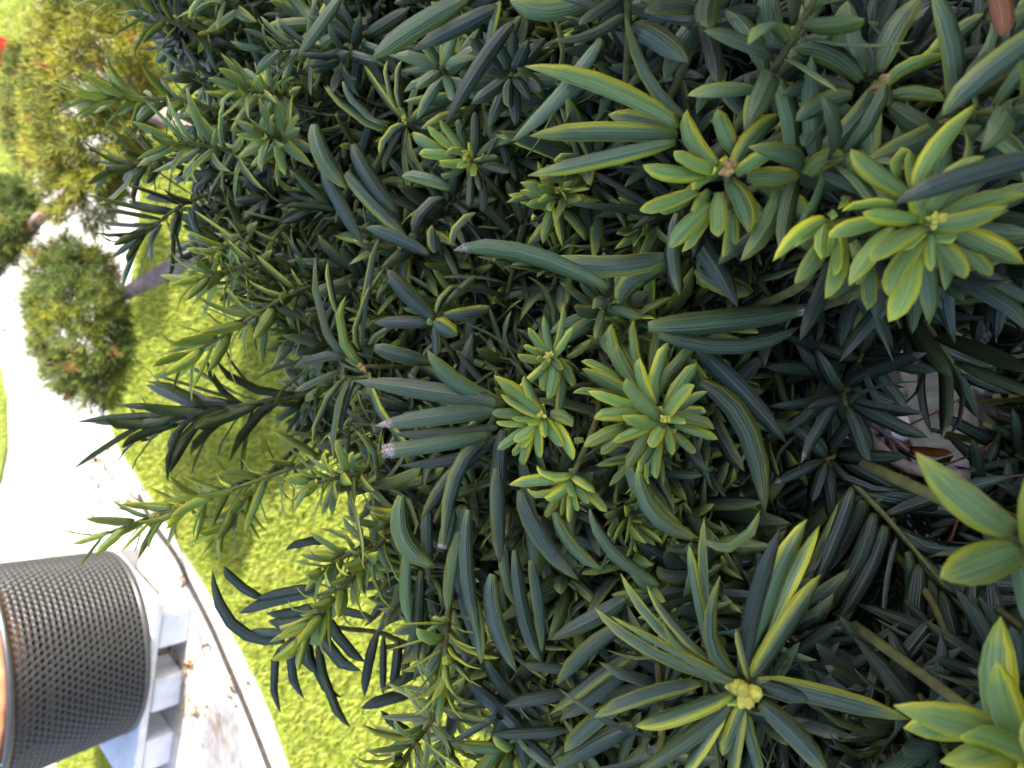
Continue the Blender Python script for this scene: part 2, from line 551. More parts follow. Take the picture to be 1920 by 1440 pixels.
def chips(name, n, bbox, size, cols, label, cat, poly=None, z0=0.0, pts=None, mat=None, flat=0.3):
    """loose bits: six-sided flakes with thickness"""
    if pts is None:
        x = rng.uniform(bbox[0], bbox[1], n); y = rng.uniform(bbox[2], bbox[3], n)
    else:
        x, y = pts
        n = len(x)
    L = size * rng.lognormal(0, 0.45, n); W = L * rng.uniform(0.25, 0.7, n); H = L * flat * rng.uniform(0.3, 1, n)
    a = rng.uniform(0, 2 * np.pi, n)
    ca, sa = np.cos(a), np.sin(a)
    base = np.array([[-1, -.8, -1], [1, -1, -1], [.8, 1, -1], [-.9, .7, -1], [-.8, -.9, 1], [.9, -.7, 1], [1, .8, 1], [-.7, 1, 1]], float)
    j = base[None] * (1 + rng.normal(0, 0.22, (n, 8, 3)))
    j = j * np.stack([L, W, H], 1)[:, None] * 0.5
    tz = rng.normal(0, 0.35, (n, 2))
    z = j[..., 2] + j[..., 0] * tz[:, :1] + j[..., 1] * tz[:, 1:]
    X = j[..., 0] * ca[:, None] - j[..., 1] * sa[:, None] + x[:, None]
    Yv = j[..., 0] * sa[:, None] + j[..., 1] * ca[:, None] + y[:, None]
    z = z - z.min(1, keepdims=True) + z0 + rng.uniform(-0.002, 0.006, n)[:, None]
    vs = np.stack([X, Yv, z], 2).reshape(-1, 3)
    q = np.array([[3, 2, 1, 0], [4, 5, 6, 7], [0, 1, 5, 4], [1, 2, 6, 5], [2, 3, 7, 6], [3, 0, 4, 7]])
    q = (q[None] + (np.arange(n) * 8)[:, None, None]).reshape(-1, 4)
    cols = np.array(cols)
    c = cols[rng.integers(0, len(cols), n)] * rng.uniform(0.7, 1.25, (n, 1))
    tint = np.concatenate([c, np.ones((n, 1))], 1).repeat(8, 0)
    m = fast_mesh(name, vs, q, mat or M_chip, None, {'tint': tint}, False)
    return add_obj(name, m, label=label, cat=cat, kind='stuff')


chips('bark_mulch', 11000, (-0.9, 1.1, -0.6, 0.54), 0.016, [(.06, .05, .045), (.10, .085, .075), (.045, .035, .028), (.16, .14, .13), (.075, .046, .032)], 'grey brown bark mulch around the pale yew trunk', 'mulch')
st_px = [(1502, 566), (1576, 590), (1690, 760), (1700, 800), (1470, 800), (1400, 890), (1290, 895), (1840, 880), (1720, 880)]
for k, (sx, sy) in enumerate(st_px):
    p = G(sx, sy)
    vs, fs = [], []
    r_ = np.random.default_rng(90 + k)
    R = 0.016 * r_.uniform(0.6, 1.2)
    sq = r_.uniform(0.5, 1, 3)
    for i in range(5):
        th = math.pi * (i + .5) / 5
        for q in range(8):
            ph = 2 * math.pi * q / 8
            d = np.array([math.sin(th) * math.cos(ph), math.sin(th) * math.sin(ph), math.cos(th)]) * sq * R * (1 + 0.14 * r_.normal())
            vs.append(d)
    for i in range(4):
        for q in range(8):
            fs.append((i * 8 + q, (i + 1) * 8 + q, (i + 1) * 8 + (q + 1) % 8, i * 8 + (q + 1) % 8))
    fs += [tuple(range(8)), tuple(range(39, 31, -1))]
    add_obj('stone', np_mesh('stone', vs, fs, M_pebble, False), loc=(p[0], p[1], R * sq[2] * 0.8), label='small pale angular stone lying in the bark mulch', cat='stone', group='stones in the bark mulch')

lx, ly = [], []
for (px, py, sd, n) in [(200, 870, 14, 60), (215, 905, 16, 70), (190, 930, 12, 50), (240, 940, 12, 40), (330, 1150, 14, 50), (350, 1250, 16, 60), (370, 1330, 18, 60), (440, 1290, 14, 25), (345, 1090, 10, 30), (20, 560, 8, 50), (12, 620, 6, 40), (55, 12, 8, 30)]:
    for _ in range(n):
        p = G(px + random.gauss(0, sd), py + random.gauss(0, sd * 1.4))
        lx.append(p[0]); ly.append(p[1])
chips('leaf_litter', 0, None, 0.008, [(.24, .13, .05), (.17, .09, .04), (.33, .20, .09), (.12, .07, .04)], 'scattered brown leaf litter on the pale path beside the planter', 'leaf litter', pts=(np.array(lx), np.array(ly)), z0=0.004, flat=0.18)

# wall added out of view, only to put the bed and near yew in shade
wall = add_obj('shade_wall', None, loc=(1.32, -3.4, 0), label='added wall out of view that shades the planting bed and the near yew', cat='wall')


def box_mesh(name, x0, x1, y0, y1, z0, z1, mat, bev=0.004):
    import bmesh
    bm = bmesh.new()
    bmesh.ops.create_cube(bm, size=1)
    for v in bm.verts:
        v.co = ((x0 + x1) / 2 + v.co.x * (x1 - x0), (y0 + y1) / 2 + v.co.y * (y1 - y0), (z0 + z1) / 2 + v.co.z * (z1 - z0))
    if bev:
        bmesh.ops.bevel(bm, geom=list(bm.edges), offset=bev, segments=2, affect='EDGES', profile=0.6)
    m = bpy.data.meshes.new(name)
    bm.to_mesh(m); bm.free()
    m.materials.append(mat)
    return m


WALL_END = 3.50
add_obj('shade_wall_panel', box_mesh('shade_wall_panel', -0.11, 0.11, 0, WALL_END, -0.1, 2.5, M_wall, 0.01), wall)
for i in range(6):
    y0 = -0.02 + i * (WALL_END + 0.04) / 6
    add_obj('shade_wall_coping', box_mesh('shade_wall_coping', -0.15, 0.15, y0 + 0.003, y0 + (WALL_END + 0.04) / 6 - 0.003, 2.503, 2.57, M_coping, 0.008), wall)

# ---------------------------------------------------------------- black mesh planter on its slab
PC = np.array([-0.715, 2.08])
PZ = 0.105
pl_slab = add_obj('plinth', None, loc=(PC[0], PC[1], 0), label='pale stone slab on block feet under the black mesh planter', cat='plinth')
pl_slab.rotation_euler = (0, 0, math.radians(-16))
add_obj('slab', box_mesh('slab', -0.36, 0.22, -0.212, 0.28, 0.078, 0.10, M_plinth, 0.005), pl_slab)
for (fx, fy) in [(-0.25, -0.158), (-0.06, -0.163), (0.13, -0.158), (-0.27, 0.2), (-0.05, 0.2), (0.15, 0.2)]:
    add_obj('foot', box_mesh('foot', fx - 0.05, fx + 0.05, fy - 0.05, fy + 0.05, 0.0, 0.076, M_plinth, 0.006), pl_slab)

planter = add_obj('mesh_planter', None, loc=(PC[0], PC[1], PZ), label='round black perforated planter standing on a pale slab by the path', cat='planter')
R0, R1, PH = 0.245, 0.262, 0.305
NC, NR = 92, 22
vs, fs = [], []


def cyl(th, z, o):
    r = R0 + (R1 - R0) * z / PH + o
    return (r * math.cos(th), r * math.sin(th), z)


dth = 2 * math.pi / NC
dz = (PH - 0.02) / NR
for r in range(NR):
    for c in range(NC):
        th0 = (c + 0.5 * (r % 2)) * dth
        z0 = 0.01 + (r + 0.5) * dz
        b = len(vs)
        for k in range(6):
            a = math.radians(30 + 60 * k)
            ca, sa = math.cos(a), math.sin(a)
            vs.append(cyl(th0 + ca * dth * 0.578, z0 + sa * dz * 0.667, 0))
        for k in range(6):
            a = math.radians(30 + 60 * k)
            vs.append(cyl(th0 + math.cos(a) * dth * 0.42, z0 + math.sin(a) * dz * 0.46, 0.0026))
        for k in range(6):
            a = math.radians(30 + 60 * k)
            vs.append(cyl(th0 + math.cos(a) * dth * 0.31, z0 + math.sin(a) * dz * 0.34, -0.003))
        for k in range(6):
            k2 = (k + 1) % 6
            fs.append((b + k, b + k2, b + 6 + k2, b + 6 + k))
            fs.append((b + 6 + k, b + 6 + k2, b + 12 + k2, b + 12 + k))
add_obj('perforated_wall', fast_mesh('perforated_wall', np.array(vs), np.array(fs), M_mesh, smooth=False), planter, kind='stuff')


def lathe(name, prof, mat, n=64):
    vs, fs = [], []
    for (r, z) in prof:
        for k in range(n):
            a = 2 * math.pi * k / n
            vs.append((r * math.cos(a), r * math.sin(a), z))
    for i in range(len(prof) - 1):
        for k in range(n):
            k2 = (k + 1) % n
            fs.append((i * n + k, i * n + k2, (i + 1) * n + k2, (i + 1) * n + k))
    return np_mesh(name, vs, fs, mat)


add_obj('rim', lathe('rim', [(R1 - .006, PH - .012), (R1 + .003, PH - .012), (R1 + .006, PH - .006), (R1 + .004, PH + .002), (R1 - .002, PH + .004), (R1 - .008, PH), (R1 - .006, PH - .012)], M_mesh), planter)
add_obj('base_ring', lathe('base_ring', [(R0 - .006, 0), (R0 + .004, 0), (R0 + .005, .006), (R0 + .003, .013), (R0 - .006, .013), (R0 - .006, 0)], M_mesh), planter)
add_obj('liner', lathe('liner', [(0.001, .006), (R0 - .012, .006), (R0 - .006, .20), (R0 - .02, .205), (0.001, .205)], M_liner), planter)
bowl = add_obj('terracotta_bowl', lathe('terracotta_bowl', [(0.08, 0), (.17, .012), (.205, .05), (.216, .085), (.222, .09), (.222, .104), (.205, .106), (.198, .09), (.15, .06), (0.001, .055)], M_terra),
               loc=(PC[0], PC[1], PZ + 0.207), label='rusty terracotta bowl set inside the black mesh planter', cat='bowl')
vs, fs = [], []
for i in range(9):
    th = math.pi * (i + .02) / 8.04
    for k in range(14):
        ph = 2 * math.pi * k / 14
        rr = 0.038 * (1 + 0.06 * math.sin(3 * ph + i))
        vs.append((rr * math.sin(th) * math.cos(ph) * 1.2, rr * math.sin(th) * math.sin(ph), rr * math.cos(th) * .85))
for i in range(8):
    for k in range(14):
        fs.append((i * 14 + k, (i + 1) * 14 + k, (i + 1) * 14 + (k + 1) % 14, i * 14 + (k + 1) % 14))
add_obj('pebble', np_mesh('pebble', vs, fs, M_pebble), loc=(PC[0] + 0.0, PC[1] - 0.12, PZ + 0.207 + 0.083), label='pale rounded pebble resting in the terracotta bowl', cat='pebble')

# red bucket far off
rb = G(27, 106)
bucket = add_obj('bucket', None, loc=(rb[0], rb[1], 0.0), label='red plastic bucket with a pale rim on the far lawn', cat='bucket')
add_obj('body', lathe('body', [(0.001, 0.012), (.055, .012), (.07, .12), (.066, .12), (.05, .02), (0.001, .02)], M_red, 32), bucket)
add_obj('rim', lathe('rim', [(.066, .118), (.073, .118), (.075, .124), (.073, .13), (.066, .13), (.066, .118)], M_grey, 32), bucket)

# ---------------------------------------------------------------- cloud-pruned yew behind, with its foliage pads
def far_needles(Bp, D, Nn, L, W, C):
    """spindle needles, nine faces each"""
    n = len(Bp)
    s = unit(np.cross(D, Nn)) * W[:, None] * .5
    u = np.cross(unit(s), D)
    bend = u * (L * rng.uniform(-.05, .22, n))[:, None]
    m = Bp + D * (L * .5)[:, None] + bend * .35
    t = Bp + D * L[:, None] + bend * -.4
    up = u * W[:, None] * .22
    vs = np.stack([Bp - s * .5, Bp + up * .5, Bp + s * .5, m - s, m + up, m + s, t - s * .05, t + up * .05, t + s * .05], 1).reshape(-1, 3)
    q = np.array([[0, 3, 4, 1], [1, 4, 5, 2], [0, 2, 5, 3], [3, 6, 7, 4], [4, 7, 8, 5], [3, 5, 8, 6]])
    q = (q[None] + (np.arange(n) * 9)[:, None, None]).reshape(-1, 4)
    tint = np.concatenate([C, np.ones((n, 1))], 1).repeat(9, 0)
    return vs, q, tint


def rotz(a):
    c, s = math.cos(a), math.sin(a)
    return np.array([[c, -s, 0], [s, c, 0], [0, 0, 1]])


def pad_mesh(radii, ns, k, seed, yellow=0.3, tilt=(0, 0, 0), nl=0.022, nw=0.0017):
    r_ = np.random.default_rng(seed)
    d = unit(r_.normal(size=(ns, 3)))
    lump = 1 + 0.10 * np.sin(d[:, 0] * 7 + seed) * np.cos(d[:, 1] * 6 + 2 * seed) + 0.08 * np.sin(d[:, 2] * 11 + d[:, 0] * 9) + r_.normal(0, 0.05, ns)
    lay = np.where(r_.random(ns) < 0.72, 1.0, r_.uniform(0.72, 0.95, ns))
    rad = np.array(radii)
    p = d * rad * (lump * lay)[:, None]
    p[:, 2] = np.maximum(p[:, 2], -rad[2] * 0.62 - r_.uniform(0, 0.012, ns))
    nrm = unit(d / rad)
    ax = unit(nrm + np.array([0, 0, 0.35]) + r_.normal(0, 0.35, (ns, 3)))
    from mathutils import Euler
    E = np.array(Euler(tilt).to_matrix())
    p, ax = p @ E.T, ax @ E.T
    ref = unit(r_.normal(size=(ns, 3)))
    e1 = unit(np.cross(ax, ref)); e2 = np.cross(ax, e1)
    i = np.arange(k)
    az = i * 2.39996 + r_.uniform(0, 6.28, (ns, 1))
    th = np.radians(78 - 56 * i / k)[None] + r_.normal(0, .15, (ns, k))
    dirs = ax[:, None] * np.cos(th)[..., None] + (e1[:, None] * np.cos(az)[..., None] + e2[:, None] * np.sin(az)[..., None]) * np.sin(th)[..., None]
    base = p[:, None] + ax[:, None] * (0.02 * i / k)[None, :, None]
    nn = unit(ax[:, None] - (ax[:, None] * dirs).sum(-1, keepdims=True) * dirs + 1e-4)
    L = nl * r_.uniform(.7, 1.2, (ns, k)) * (1 - .35 * i / k)[None]
    W = nw * r_.uniform(.8, 1.2, (ns, k))
    f = np.sin(p[:, 0] * 31 + seed) * np.sin(p[:, 1] * 27) * np.cos(p[:, 2] * 35 + seed)
    yl = np.clip(yellow + 0.35 * f + r_.normal(0, .22, ns), 0, 1)[:, None, None]
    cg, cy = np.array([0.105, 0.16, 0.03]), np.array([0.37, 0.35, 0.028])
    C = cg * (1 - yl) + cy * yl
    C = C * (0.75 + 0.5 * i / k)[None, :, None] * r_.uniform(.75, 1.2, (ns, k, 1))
    br = r_.random(ns) < 0.025
    C[br] = np.array([0.30, 0.13, 0.04])
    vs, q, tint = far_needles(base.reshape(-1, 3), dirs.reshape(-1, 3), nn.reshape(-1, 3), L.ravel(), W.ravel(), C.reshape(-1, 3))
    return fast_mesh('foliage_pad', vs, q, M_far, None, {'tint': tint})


ty = add_obj('cloud_pruned_yew', None, loc=(0.30, 0.76, 0.0), label='cloud-pruned yew with yellowish foliage pads on bare branches over the path', cat='tree')
TY = np.array([0.30, 0.76, 0.0])


def tree_part(name, pts, radii, seed, per=5):
    c = catmull(np.array(pts), per)
    rr = np.interp(np.linspace(0, 1, len(c)), np.linspace(0, 1, len(radii)), radii)
    v, f = tube(c - TY, rr, 10, 0.06, seed)
    return add_obj(name, np_mesh(name, v, f, M_bark), ty)


c1 = P(150, 602, 1.32); c2 = P(178, 165, 1.12); c3 = P(56, 190, 1.62); c4 = P(6, 415, 1.36)
tree_part('trunk', [TY, TY + (0.01, 0.02, 0.12), TY + (-0.01, 0.03, 0.24), TY + (0.0, 0.05, 0.32)], [.042, .036, .028, .018], 1)
tree_part('branch', [TY + (-0.01, 0.03, 0.22), P(450, 408, 1.05), P(350, 485, 1.18), P(262, 535, 1.27), P(190, 580, 1.32)], [.021, .018, .0165, .0145, .006], 2)
tree_part('branch', [TY + (0.0, 0.05, 0.31), P(400, 250, 1.0), P(250, 200, 1.08), P(180, 180, 1.12)], [.018, .015, .006], 3)
tree_part('branch', [P(190, 300, 1.14), P(128, 368, 1.22), P(75, 408, 1.3), P(40, 445, 1.35), P(-40, 470, 1.45), (0.05, 1.60, 0.58), (-0.19, 1.42, 0.64)], [.012, .0115, .0115, .010, .009, .008, .005], 4)
tree_part('branch', [P(300, 215, 1.05), P(170, 120, 1.3), P(60, 180, 1.6)], [.012, .010, .006], 5)
for (c, rad, ns, kk, seed, yl, tilt) in [
        (c1, (0.145, 0.11, 0.062), 1500, 18, 11, 0.20, (0, math.radians(-5), math.radians(20))),
        (c2, (0.20, 0.13, 0.072), 2100, 18, 23, 0.62, (0, math.radians(4), 0)),
        (c3, (0.125, 0.09, 0.034), 900, 18, 35, 0.24, (0, 0, 0)),
        (c4, (0.08, 0.10, 0.035), 700, 18, 47, 0.05, (0, math.radians(14), 0)),
        (np.array([-0.20, 1.41, 0.645]), (0.10, 0.09, 0.045), 500, 14, 61, 0.3, (0, 0, 0)),  # out of view, added to drop a small shadow on the path
        (np.array([0.16, 2.62, 0.44]), (0.17, 0.15, 0.08), 420, 14, 59, 0.3, (0, 0, 0)),  # out of view, added as the caster of the far path shadow
]:
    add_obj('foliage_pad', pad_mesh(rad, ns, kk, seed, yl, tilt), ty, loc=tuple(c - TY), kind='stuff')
tree_part('branch', [c3, (0.55, 2.2, 0.52), (0.3, 2.55, 0.50), (0.16, 2.62, 0.46)], [.014, .013, .010, .006], 6)
# ================================================================ THE FOREGROUND YEW
TR = np.array([G(1772, 872)[0], G(1772, 872)[1], 0.0])
yew = add_obj('yew_shrub', None, loc=tuple(TR), label='dense dark green yew shrub with bright yellow-green young shoots filling the foreground', cat='shrub')

ctl = np.array([(250, 250, .265), (300, 500, .27), (300, 780, .265), (230, 950, .25), (420, 60, .25), (600, 150, .22), (600, 600, .21), (600, 1150, .22), (750, 1350, .215), (900, 250, .178), (900, 600, .188),
                (900, 900, .172), (1000, 1300, .165), (1050, 720, .155), (1220, 770, .145), (1200, 170, .128), (1350, 320, .118), (1740, 430, .095), (1640, 180, .105), (1400, 1250, .125), (1700, 1100, .165),
                (1650, 800, .21), (1850, 1370, .10), (1850, 1000, .16), (1000, 60, .15), (1250, 500, .15), (1450, 650, .18), (1500, 900, .18), (1880, 700, .2)])


def DD(px, py):
    d2 = (ctl[:, 0] - px) ** 2 + (ctl[:, 1] - py) ** 2 + 900
    w = d2 ** -1.6
    return float((w * ctl[:, 2]).sum() / w.sum())


CR = {'7': (860, 900, 2.667), '5': (560, 480, 3.0), '3': (360, 960, 3.0), '4': (560, 0, 3.0), 'R': (1140, 0, 2.323), '6': (1000, 480, 2.88), 'F': (0, 0, 1.0), 'Q': (160, 480, 3.0)}
# hero shoots: (picture crop, mode, distance, centre, stem direction, stem length, bud, needles "base mid tip width style")
HERO = []


def H(crop, mode, d, cx, cy, sdir, slen, bud, txt):
    HERO.append((crop, mode, d, cx, cy, sdir, slen, bud, txt))


# star shoot with long two-toned needles and a fat yellow bud
H('7', 's', .120, 1440, 1040, (.3, .5, -1), .05, 'Y', '''1390 1020 980 870 680 640 62 e;1380 1000 1090 860 760 680 40 e;1360 1010 1140 870 1020 708 58 e;1290 930 1020 760 810 468 50 e;1290 940 1080 740 942 530 42 m;
1380 950 1262 800 1308 478 72 e;1240 830 1222 500 1228 188 50 e;1232 850 1190 540 1152 328 55 m;1455 905 1570 520 1742 195 105 e;1470 930 1630 570 1806 226 88 e;1480 960 1630 730 1814 470 108 e;1475 980 1420 850 1385 750 62 e;
1520 985 1850 1085 2254 1200 112 m;1530 1140 1700 1290 1850 1480 115 m;1180 1010 920 1080 675 1190 74 m;1340 1080 1100 1180 885 1232 92 m;1330 1150 1150 1300 870 1470 88 e;1310 1170 1220 1330 1120 1480 74 e;
1420 1150 1370 1260 1318 1378 84 e;1420 1180 1385 1320 1370 1500 74 e;1440 1190 1470 1330 1530 1500 64 m;1430 1080 1385 1118 1315 1085 46 Y;1400 960 1480 620 1610 240 82 d;1540 1000 1640 1060 1750 1100 70 o''')
# hanging old needles left of the star shoot
H('7', 'l', .158, 60, 20, (.2, -.7, -.7), .05, None, '''190 -60 195 190 205 415 78 o;310 50 400 280 602 502 92 o;480 160 570 330 722 452 66 h;170 470 180 700 292 965 88 o;280 350 330 690 415 912 82 o;360 400 398 620 416 860 62 o;230 320 240 480 288 630 70 o;
50 150 40 450 105 800 74 o;70 560 100 740 112 922 62 h''')
H('7', 'l', .168, 900, 760, (.8, -.2, -.7), .05, None, '''840 590 680 690 455 800 98 o;840 720 640 850 488 1025 82 o;880 860 700 980 455 1172 76 m;900 890 700 1050 503 1202 84 o;880 1070 650 1230 528 1362 84 m;880 1230 700 1310 470 1450 100 o;560 1065 400 1090 225 1130 66 d;540 1250 350 1265 160 1272 60 d;
1200 560 1080 560 985 600 90 o;1180 470 1060 480 995 430 92 o;1040 335 1180 345 1345 352 78 o;540 940 440 940 330 918 52 o''')
H('7', 'l', .185, 60, 920, (.1, -.9, -.5), .045, None, '140 900 260 1080 432 1202 74 d;50 1010 200 1140 362 1302 82 d;300 1290 400 1370 480 1450 72 o')
H('7', 'l', .142, 1180, 320, (.5, -.5, -.8), .05, None, '900 -40 990 180 1205 292 92 h;1230 306 1400 318 1508 150 58 h;1000 520 760 345 655 138 66 h')
# curved yellow-edged star at the middle left
H('5', 's', .200, 380, 620, (.5, .1, -1), .05, 'B', '''240 560 120 340 97 -10 46 e;330 600 235 430 266 225 62 Y;330 490 335 330 502 42 42 e;345 460 385 150 456 -112 42 e;215 320 180 190 165 28 42 e;400 690 500 950 715 1140 46 e;230 700 130 860 80 1062 36 e;260 710 205 900 202 1172 36 e;
440 480 580 560 757 606 96 m;400 460 460 430 552 395 32 m;230 555 110 570 -30 632 62 o;190 650 90 710 -20 760 42 m;290 720 255 860 235 1010 34 o''')
# small star of six broad needles
H('5', 's', .186, 760, 370, (.3, .6, -1), .04, None, '''770 330 600 200 505 73 98 o;720 378 580 372 426 376 76 o;770 350 830 405 893 447 100 m;850 310 960 322 1082 284 76 m;785 285 820 215 898 170 46 e;850 235 930 165 1002 116 34 e;745 400 735 360 750 335 40 Y;770 420 780 490 770 560 60 o''')
# fan of old needles spreading from behind the young rosettes
H('5', 'l', .172, 1140, 900, (.9, .1, -.6), .05, None, '''1150 830 900 720 722 528 104 h;1120 830 800 770 300 700 112 o;1130 870 800 900 428 955 102 c;1080 1000 760 1060 470 1100 92 c;1120 960 850 1000 520 1000 72 d;1060 1040 890 1220 815 1640 86 o;1150 980 1120 1320 1125 1730 98 o;1050 1080 860 1240 690 1480 88 o;
1000 780 700 740 420 690 80 o;1120 1010 930 1130 560 1180 72 d;1250 1130 1300 1450 1330 1830 84 o''')
# broad hanging needles, mid bottom
H('3', 'l', .178, 1340, -60, (.5, -.7, -.7), .05, None, '''1180 -90 1195 160 1372 310 118 h;1215 190 1195 450 1232 632 78 h;1290 330 1270 600 1270 832 72 o;1465 -30 1440 100 1408 205 76 c;1520 60 1455 330 1440 572 78 h;1550 -20 1500 300 1630 858 84 o;1330 -40 1320 140 1335 400 70 o''')
# dark drooping shoot over the lawn
H('3', 's', .226, 690, 480, (.9, -.3, -.4), .06, None, '''500 755 235 640 113 328 66 d;372 495 250 400 183 303 52 d;700 430 480 490 262 572 72 d;710 395 550 440 350 492 52 d;570 690 440 680 335 660 52 d;520 760 455 900 500 1132 48 d;600 690 548 850 632 1052 58 d;650 560 625 750 712 912 72 d;650 640 690 900 842 1042 52 d;
715 740 760 1000 892 1212 54 d;740 600 770 780 952 892 72 d;790 620 850 740 972 842 62 d;1080 690 990 860 970 1040 58 d;1110 720 1075 880 1075 1030 46 d;1190 740 1150 880 1118 990 62 d;780 570 900 565 1022 602 48 d;770 135 640 165 526 213 52 d;1260 1050 1100 1050 948 1105 72 d;1250 1260 1150 1200 1060 1115 56 d;680 560 560 570 420 570 60 d;650 620 540 625 430 610 60 d''')
# top: the near broad needles
H('4', 'l', .150, 1180, -20, (.5, -.9, -.5), .05, None, '''960 -20 650 160 412 332 112 h;1120 40 900 150 640 282 92 o;1132 10 1090 150 1066 305 46 e;1205 130 1020 370 828 695 88 o;1740 -60 1420 60 1180 -20 120 h''')
H('4', 'l', .118, 2140, 640, (.6, -.3, -.9), .05, None, '''2130 690 1700 470 1268 372 122 g;1700 220 1470 540 1198 795 92 o;2130 760 1700 740 1300 765 112 m;2120 800 1700 900 1290 988 96 m''')
H('4', 's', .198, 610, 690, (.4, .2, -1), .045, 'y', '''550 650 450 500 366 358 34 e;550 640 500 480 502 338 32 e;565 610 552 470 582 338 34 e;630 640 700 410 885 350 40 e;660 660 750 600 862 585 64 g;600 700 500 750 453 872 42 e;575 740 510 850 478 972 42 e;600 740 590 780 592 832 32 e;480 745 320 650 158 478 48 e;475 690 310 640 140 480 34 m;
610 770 640 900 732 1002 42 e;590 830 600 950 632 1112 34 e;460 870 410 970 376 1042 36 e;600 640 570 620 555 610 40 Y''')
H('4', 'l', .192, 140, 720, (.2, .4, -1), .04, None, '90 700 140 890 272 1062 102 h;250 460 330 600 472 702 42 m;240 -20 110 160 -2 322 72 h;310 810 400 1000 570 1210 92 o;265 975 420 1150 610 1335 82 m;130 940 240 1160 362 1372 82 o')
H('4', 'l', .186, 740, 1330, (.2, .6, -1), .04, None, '850 1060 700 1000 578 992 72 h;650 1312 700 1180 822 1108 72 o;730 1430 530 1330 380 1283 92 o;860 1370 900 1260 1000 1195 44 e;770 1420 745 1340 755 1265 60 m')
H('F', 'l', .150, 1110, 500, (.6, .1, -1), .04, None, '1140 540 980 474 850 469 42 c;1256 480 1140 500 1022 482 42 m;1256 450 1262 500 1270 552 30 o;1305 505 1360 538 1412 548 34 m;1158 562 1190 520 1250 500 32 m')
# yellow-green rosettes top right (a little out of focus)
H('R', 'r', .116, 520, 760, (.35, .5, -1), .05, 'B', '''440 700 365 600 345 476 78 y;565 620 500 550 478 476 82 y;650 560 630 470 640 378 82 y;570 690 640 580 757 495 88 y;600 750 670 680 748 652 68 y;700 640 750 605 803 577 68 y;650 775 740 768 838 772 88 y;440 745 350 700 288 658 64 Y;380 765 260 755 152 718 76 Y;
350 850 230 890 138 917 78 y;430 930 335 1000 268 1082 88 y;540 830 600 900 612 1015 96 y;470 880 478 960 482 1032 82 y;700 820 815 880 882 975 92 y;540 680 500 710 455 762 64 Y;410 940 390 1010 322 1098 62 y;330 890 280 910 228 926 42 Y;540 960 530 1040 497 1122 58 y;560 950 550 1010 562 1068 52 Y;
770 540 820 480 865 448 52 y;410 860 390 900 385 940 62 Y;370 790 350 840 310 880 52 Y;430 760 400 790 370 830 50 Y;640 690 660 760 640 800 40 Y;760 620 790 680 840 760 70 h;620 880 660 940 670 1000 60 y''')
H('R', 'r', .096, 1400, 980, (.3, .2, -1), .045, 'y', '''1330 770 1430 640 1612 445 88 y;1400 870 1500 770 1642 680 90 y;1290 820 1150 750 1058 648 90 Y;1220 870 1120 885 1018 920 48 Y;1310 940 1210 945 1108 925 74 Y;1170 950 1060 990 958 1032 82 y;1330 1000 1225 1070 1145 1142 90 y;1200 1000 1130 1120 1050 1245 90 y;
1340 1080 1260 1180 1222 1290 96 Y;1310 1150 1290 1280 1222 1402 112 Y;1430 970 1570 960 1742 895 84 y;1440 940 1620 880 1830 850 98 y;1560 1010 1680 1075 1812 1150 104 y;1450 1080 1520 1140 1552 1215 86 Y;1560 1080 1620 1140 1668 1205 80 Y;1390 1030 1400 1110 1408 1182 56 Y;1370 930 1350 880 1345 838 92 Y;
1380 1000 1330 1050 1288 1092 50 Y;1400 1020 1470 1010 1540 990 70 Y;1420 1050 1460 1040 1520 1030 60 Y;1310 780 1320 720 1310 660 60 Y;1240 730 1260 680 1325 660 60 Y''')
H('R', 'r', .108, 950, 960, (.3, .3, -1), .04, None, '''940 945 840 1010 718 1138 74 Y;930 955 860 1020 808 1078 54 Y;950 965 925 1040 932 1132 64 Y;1000 1045 960 1080 918 1122 54 Y;970 1060 890 1140 812 1236 80 y;1045 1060 1000 1180 945 1302 80 y;1020 1040 1005 1120 982 1202 54 Y;850 720 950 690 1062 690 92 y;1040 830 1040 870 1000 912 54 y;
980 900 990 930 970 960 46 Y;1100 1080 1110 1160 1080 1240 70 g;1150 1180 1140 1260 1130 1350 80 g''')
H('R', 's', .112, 1170, 400, (.4, .6, -1), .04, 'B', '''1090 300 1035 150 1045 2 112 h;1180 285 1250 130 1370 -20 104 h;1080 330 950 230 803 213 94 h;1035 415 920 455 818 528 88 h;1220 380 1310 285 1508 240 58 Y;1370 250 1450 190 1482 98 48 Y;1270 420 1370 405 1472 440 66 g;1250 480 1350 545 1462 592 94 h;1150 480 1140 580 1150 692 92 h;
1430 200 1530 140 1637 58 74 h;1040 390 900 370 755 420 74 o;1130 300 1100 200 990 150 70 o;920 520 880 580 850 640 70 h''')
H('R', 'l', .092, 1900, 420, (.9, -.2, -.5), .05, None, '2000 60 1650 310 1455 505 108 h;2100 640 1580 760 1250 885 96 o;1680 -80 1720 60 1712 160 90 b')
H('R', 'l', .130, 320, 560, (.5, .2, -1), .05, 'y', '''690 -40 705 120 720 300 108 c;520 -30 350 160 245 345 104 h;660 50 400 140 65 395 92 o;330 500 170 340 72 45 48 e;290 580 150 530 0 500 88 m;300 560 270 500 245 425 46 Y;510 305 440 380 385 495 60 h;300 930 285 1100 312 1285 60 m;775 935 620 1040 475 1155 58 o;610 330 640 420 690 500 70 o;720 310 740 400 730 500 70 o;500 400 550 440 610 520 70 o;160 -40 130 30 100 95 60 Y''')
H('F', 'l', .146, 1200, 612, (-.9, .3, -.5), .05, None, '1215 612 1370 600 1540 574 46 c;1235 628 1380 650 1500 612 30 d')
